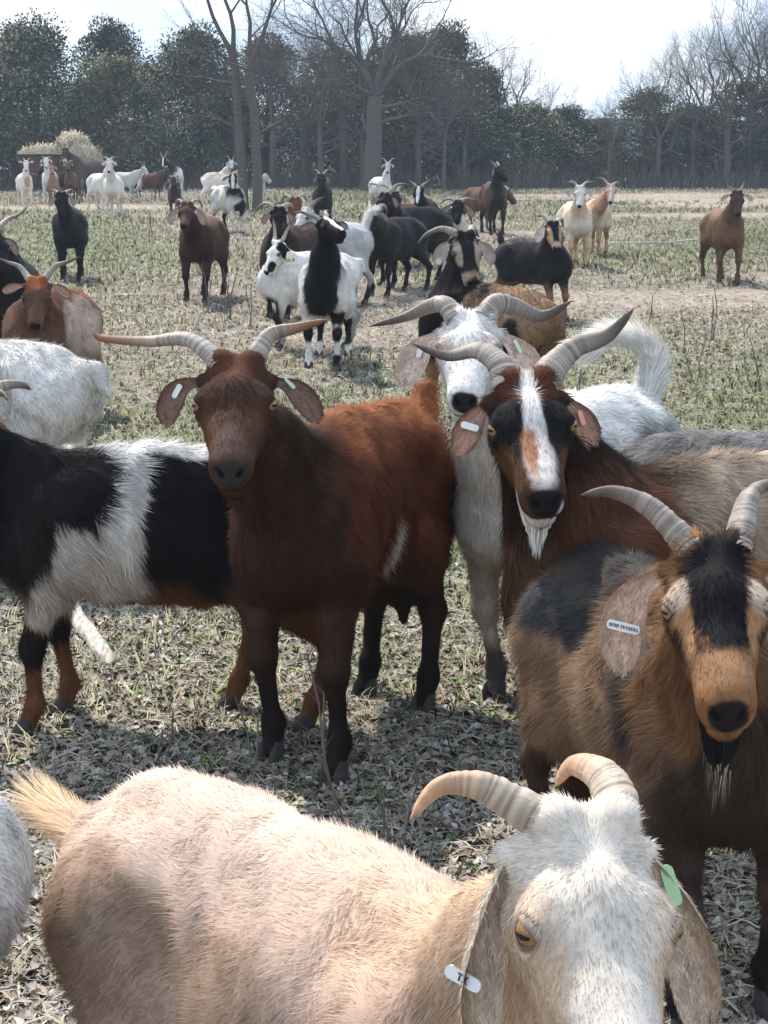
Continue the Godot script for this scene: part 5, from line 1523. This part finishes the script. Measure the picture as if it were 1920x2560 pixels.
	tag(twin, "tall twin-trunked bare tree standing apart in front of the tree line", "tree", "bare trees")
	var oak := bare_tree("bare_oak_tree", 64, [[Vector3.ZERO, Vector3(.02, 1, 0), 2.6]], .27, 1.9, 5, {"forks": 5, "spread": .85, "wig": .7, "up": .07, "low": .9, "prob": .85, "side": 1, "limb": .5})
	oak.name = numbered("bare_oak_tree")
	add_child(oak)
	oak.position = Vector3(-.40, 0, -52.5)
	tag(oak, "big spreading bare oak with thick dark trunk rising past the top of the frame", "tree", "bare trees")
	var kinds := []
	for j in 3: kinds.append(bare_tree("bare_tree", 80 + j, [[Vector3.ZERO, Vector3(.03, 1, 0), 1.5 + j * .2]], .10, 1.15, 5, {"forks": 3, "spread": .75, "wig": .5, "up": .12, "low": .9, "prob": .78, "side": 1, "twig": M.twig if j < 2 else M.twig_pale}))
	var bares := [
		[5.0, -66, 1.02, 2, "small pale bare tree with fan of twigs in the gap of the tree line"],
		[6.9, -70, .80, 2, "faint bare sapling right of the fan-shaped bare tree"],
		[11.5, -57, 1.12, 0, "tall bare oak left of the two right-hand bare oaks"],
		[13.1, -56, 1.25, 1, "tallest bare oak at right, dark trunk before the junipers"],
		[14.7, -57.5, 1.22, 0, "bare oak cut by the right edge of the frame"],
		[10.0, -63, .95, 2, "thin bare tree behind the right-hand junipers"],
		[9.2, -57, .78, 1, "low bare tree at the right side of the gap"],
		[-3.6, -55, 1.05, 0, "bare tree tangled behind the twin-trunked tree"],
		[-2.0, -54, .92, 2, "pale bare tree of the thicket between twin trunk and oak"],
		[-1.3, -56, 1.18, 1, "bare tree of the thicket just left of the big oak"],
		[1.1, -54.5, .95, 2, "low pale bare tree right of the big oak's trunk"],
		[2.6, -55.5, .80, 0, "short bare tree below the peaked juniper"],
		[-4.9, -56.5, .95, 1, "bare tree left of the twin trunks before dark junipers"],
		[7.4, -56, .60, 1, "small twiggy bare tree in the shade of the gap"],
		[12.2, -65, 1.15, 2, "pale bare tree deep behind the right-hand oaks"],
		[-.7, -54, .82, 1, "slender grey bare tree before the big oak's trunk"],
		[-2.7, -57, 1.25, 0, "tall grey bare tree rising behind the twig thicket"],
		[.5, -57, 1.2, 1, "tall grey bare tree rising right of the big oak"],
		[1.9, -54, .7, 2, "knee-forked pale bare tree under the oak's right limbs"],
		[12.4, -58, 1.28, 2, "wide pale bare oak between the two dark oaks at right"],
		[10.6, -58.5, .95, 1, "bare oak with low fork at the left of the right-hand group"],
		[14.0, -62, 1.35, 0, "tall bare oak deep behind the right-hand group"],
		[16.3, -60, 1.35, 1, "bare oak beyond the right edge of the tree line"],
		[3.6, -68, 1.05, 2, "pale bare tree behind the evergreens at the gap's left"],
	]
	for r in bares:
		plant(kinds[r[3]], r[0], r[1], rng.randf() * TAU, Vector3.ONE * r[2], r[4], "bare trees")
	# undergrowth below the trees, that nobody could count
	var bv := PackedVector3Array(); var bn := PackedVector3Array(); var bc := PackedColorArray()
	for j in 9000:
		var z := -54.0 - rng.randf() * rng.randf() * 22.0
		var x := rng.randf_range(-.34, .34) * -z
		var p := Vector3(x, rng.randf() * .1, z)
		var hgt := rng.randf_range(.12, .7) * (1.0 + 1.2 * noise.get_noise_2d(x * 12.0, z * 12.0)) * (1.0 + (-54.0 - z) * .06)
		var tip := p + Vector3(rng.randf() - .5, 1.2, rng.randf() - .5) * hgt
		var s := Vector3(rng.randf() - .5, 0, rng.randf() - .5).normalized() * .028
		var v := rng.randf_range(.6, 1.4)
		var c := Color(.085 * v, .07 * v, .06 * v) if rng.randf() < .7 else Color(.05 * v, .06 * v, .035 * v)
		for q in [p - s, tip, p + s]:
			bv.append(q); bn.append(Vector3(0, .4, 1).normalized()); bc.append(c)
	tag(put("undergrowth", arr_mesh(bv, bn, bc, PackedInt32Array()), M.coat, self), "dark tangled brush under the tree line", "undergrowth", "", "stuff")
	for p in oaks + jun + kinds: p.free()

func build_feeder() -> void:
	# a hay wagon: flared rusty sides on a rail frame, with hay heaped above
	var r := Node3D.new()
	r.name = "hay_feeder"
	add_child(r)
	r.position = Vector3(-9.15, 0, -48.2)
	tag(r, "rusty flared hay feeder on a low frame, heaped with hay", "hay feeder")
	var quad := func(called: String, a: Vector3, b: Vector3, c: Vector3, d: Vector3, m: Material) -> void:
		var n := (b - a).cross(d - a).normalized() * .012
		var v := PackedVector3Array(); var nn := PackedVector3Array()
		var f := [a + n, b + n, c + n, d + n, a - n, b - n, c - n, d - n]
		for q in [[0, 1, 2, 3], [7, 6, 5, 4], [0, 4, 5, 1], [1, 5, 6, 2], [2, 6, 7, 3], [3, 7, 4, 0]]:
			var e: Vector3 = (f[q[1]] - f[q[0]]).cross(f[q[3]] - f[q[0]]).normalized()
			for w in [0, 1, 2, 0, 2, 3]:
				v.append(f[q[w]]); nn.append(e)
		put(called, arr_mesh(v, nn, PackedColorArray(), PackedInt32Array()), m, r)
	quad.call("front_panel", Vector3(-.95, .62, .45), Vector3(.55, .62, .45), Vector3(.35, 1.12, .72), Vector3(-1.02, 1.12, .72), M.rust)
	quad.call("back_panel", Vector3(-.95, .62, -.45), Vector3(.95, .62, -.45), Vector3(1.02, 1.12, -.72), Vector3(-1.02, 1.12, -.72), M.rust)
	quad.call("end_panel", Vector3(-.96, .62, -.45), Vector3(-.96, .62, .45), Vector3(-1.04, 1.12, .72), Vector3(-1.04, 1.12, -.72), M.rust)
	quad.call("floor_panel", Vector3(-.95, .62, -.45), Vector3(.95, .62, -.45), Vector3(.95, .62, .45), Vector3(-.95, .62, .45), M.rust)
	for q in [[Vector3(-1.1, .56, .5), Vector3(1.25, .56, .5)], [Vector3(-1.1, .56, -.5), Vector3(1.25, .56, -.5)], [Vector3(-1.08, 1.13, .73), Vector3(.38, 1.13, .73)]]:
		var v := PackedVector3Array(); var n := PackedVector3Array()
		tube(v, n, q[0], q[1], .035, .035, 8)
		put("rail", arr_mesh(v, n, PackedColorArray(), PackedInt32Array()), M.steel, r)
	for x in [-1.0, -.2, .6, 1.2]:
		for z in [-.5, .5]:
			var v := PackedVector3Array(); var n := PackedVector3Array()
			tube(v, n, Vector3(x, 0, z), Vector3(x, .6, z), .03, .03, 8)
			put("leg", arr_mesh(v, n, PackedColorArray(), PackedInt32Array()), M.steel, r)
	# the hay
	var rng := RandomNumberGenerator.new()
	rng.seed = 12
	var v := PackedVector3Array(); var n := PackedVector3Array(); var c := PackedColorArray()
	var blobs := [[Vector3(.38, 1.22, 0), Vector3(.50, .52, .55)], [Vector3(-.35, 1.12, .05), Vector3(.60, .26, .55)], [Vector3(.55, 1.0, .15), Vector3(.65, .42, .60)], [Vector3(-.85, 1.08, .0), Vector3(.28, .18, .4)]]
	for j in 9000:
		var b: Array = blobs[[0, 0, 0, 1, 1, 2, 2, 3][rng.randi() % 8]]
		var d := Vector3(rng.randfn(), rng.randfn(), rng.randfn()).normalized()
		var p: Vector3 = b[0] + d * b[1] * (rng.randf_range(.8, 1.06) + .16 * noise.get_noise_3d(d.x * 40., d.y * 40., d.z * 40.))
		if p.y < .64: continue
		var t := (Vector3(rng.randf() - .5, rng.randf() - .7, rng.randf() - .5)).normalized()
		t = (t - d * t.dot(d) * .7).normalized() * rng.randf_range(.08, .22)
		var s := t.cross(d).normalized() * .012
		var k := rng.randf_range(.6, 1.3)
		for q in [p - t - s, p + t * .9, p - t + s]:
			v.append(q); n.append(d); c.append(Color(.56 * k, .49 * k, .36 * k))
	var h := put("hay", arr_mesh(v, n, c, PackedInt32Array()), M.hay, r)
	h.set_meta("kind", "stuff")

func build_details() -> void:
	var rng := RandomNumberGenerator.new()
	rng.seed = 31
	# bleached branch on the ground by the long-haired goat's front leg
	var br := func(called: String, pts: Array, r: float, m: Material, label: String, cat: String, grp := "") -> void:
		var v := PackedVector3Array(); var n := PackedVector3Array()
		for i in pts.size() - 1:
			var a: Vector3 = pts[i]; var b: Vector3 = pts[i + 1]
			for q in 4:
				var u0 := q / 4.0; var u1 := (q + 1) / 4.0
				var w0 := 1.0 + .18 * noise.get_noise_1d((i * 4 + q) * 33.0); var w1 := 1.0 + .18 * noise.get_noise_1d((i * 4 + q + 1) * 33.0)
				tube(v, n, a.lerp(b, u0), a.lerp(b, u1), r * w0, r * w1, 9)
		var last: Vector3 = pts[-1]
		tube(v, n, last, last + (last - (pts[-2] as Vector3)).normalized() * r * .6, r * 1.05, 0.0, 9)
		var o := put(numbered(called), arr_mesh(v, n, PackedColorArray(), PackedInt32Array()), m, self)
		tag(o, label, cat, grp)
	br.call("branch", [Vector3(-1.02, .02, -5.10), Vector3(-.955, .03, -4.90), Vector3(-.90, .022, -4.74), Vector3(-.835, .026, -4.58), Vector3(-.79, .02, -4.46), Vector3(-.755, .014, -4.38)], .026, M.wood, "thick bleached branch lying behind the long-haired goat's front leg", "branch")
	br.call("stick", [Vector3(-2.55, .01, -15.9), Vector3(-2.40, .02, -15.75), Vector3(-2.25, .015, -15.85), Vector3(-2.1, .01, -15.8)], .014, M.wood, "grey stick lying between the two front-facing dark goats at left", "stick")
	br.call("stick", [Vector3(-.72, .008, -4.28), Vector3(-.63, .012, -4.22), Vector3(-.57, .008, -4.18)], .006, M.bark, "thin dark twig on the litter below the bleached branch", "stick")
	br.call("stick", [Vector3(3.3, .01, -24.5), Vector3(3.7, .03, -24.2), Vector3(4.1, .02, -24.4), Vector3(4.45, .08, -24.1)], .012, M.wood, "pale fallen limb on bare soil behind the pale pair", "stick")
	br.call("stick", [Vector3(-2.70, .02, -37.0), Vector3(-2.5, .10, -36.8), Vector3(-2.3, .16, -36.9), Vector3(-2.15, .20, -36.7)], .018, M.bark, "broken limb leaning beside the twin-trunked tree", "stick")
	# dry weed stalks standing in the pasture
	var spots := [[-.075, -3.25, .42], [.02, -3.05, .30], [-.30, -3.42, .22], [1.62, -10.6, .55], [1.85, -9.9, .45], [2.15, -9.5, .35], [-1.05, -13.0, .5], [-1.25, -13.6, .5], [-1.5, -14.2, .45], [-.2, -2.8, .25], [.12, -2.9, .2], [4.6, -16.5, .6], [5.0, -17.5, .5], [-5.0, -22., .6], [-3.6, -26, .6], [3.0, -13.0, .4], [-.5, -3.62, .18], [2.4, -12.2, .4], [1.05, -9.0, .3], [-6.6, -27., .5]]
	var said := ["tall dry stalk between the red-brown goat's front legs", "dry stalk right of the red-brown goat's front hoof", "short dry stalk left of the red-brown goat's front hoof", "tallest dead stalk on open ground right of the white plume tail", "dead forked stalk right of the tallest stalk on open ground", "short dead stalk at the right of the stalks on open ground", "dead stalk in the middle ground beside the brown goat with raised nose", "second dead stalk in the middle ground left of the dark brown goat", "leftmost dead stalk of the three in the middle ground", "low dry stalk in the shade before the red-brown goat", "low dry stalk before the cream goat's horn", "dead stalk left of the lone tan goat", "dead stalk behind the lone tan goat", "dead stalk in front of the ivory goat at left", "dead stalk left of the twin-trunked tree", "dead stalk in front of the lone tan goat, nearer the camera", "tiny dry stalk beside the long-haired goat's hind leg", "dead stalk between small black goat and open ground", "short dead stalk behind the plume-tailed white goat", "dead stalk in front of the far group at left"]
	var i := 0
	for s in spots:
		var v := PackedVector3Array(); var n := PackedVector3Array()
		for q in 3 if i % 2 else 2:
			var p := Vector3(rng.randf_range(-.02, .02), 0, rng.randf_range(-.02, .02))
			var d := Vector3(rng.randf_range(-.18, .18), 1, rng.randf_range(-.18, .18))
			var hh: float = s[2] * rng.randf_range(.55, 1.0)
			var w: float = .0016 + absf(s[1]) * .00022
			for k in 4:
				var nx := p + (d + Vector3(rng.randf_range(-.25, .25), 0, rng.randf_range(-.25, .25))) * hh * .25
				tube(v, n, p, nx, w, w * .8, 4)
				if k > 0:
					tube(v, n, nx, nx + Vector3(rng.randf_range(-.5, .5), .5, rng.randf_range(-.5, .5)) * hh * .25, w * .6, 0.0, 3)
				p = nx
		var o := put(numbered("dry_stalk"), arr_mesh(v, n, PackedColorArray(), PackedInt32Array()), M.twig_pale, self)
		o.position = Vector3(s[0], ground_y(s[0], s[1]), s[1])
		tag(o, said[i], "weed", "dead weed stalks in the pasture")
		i += 1
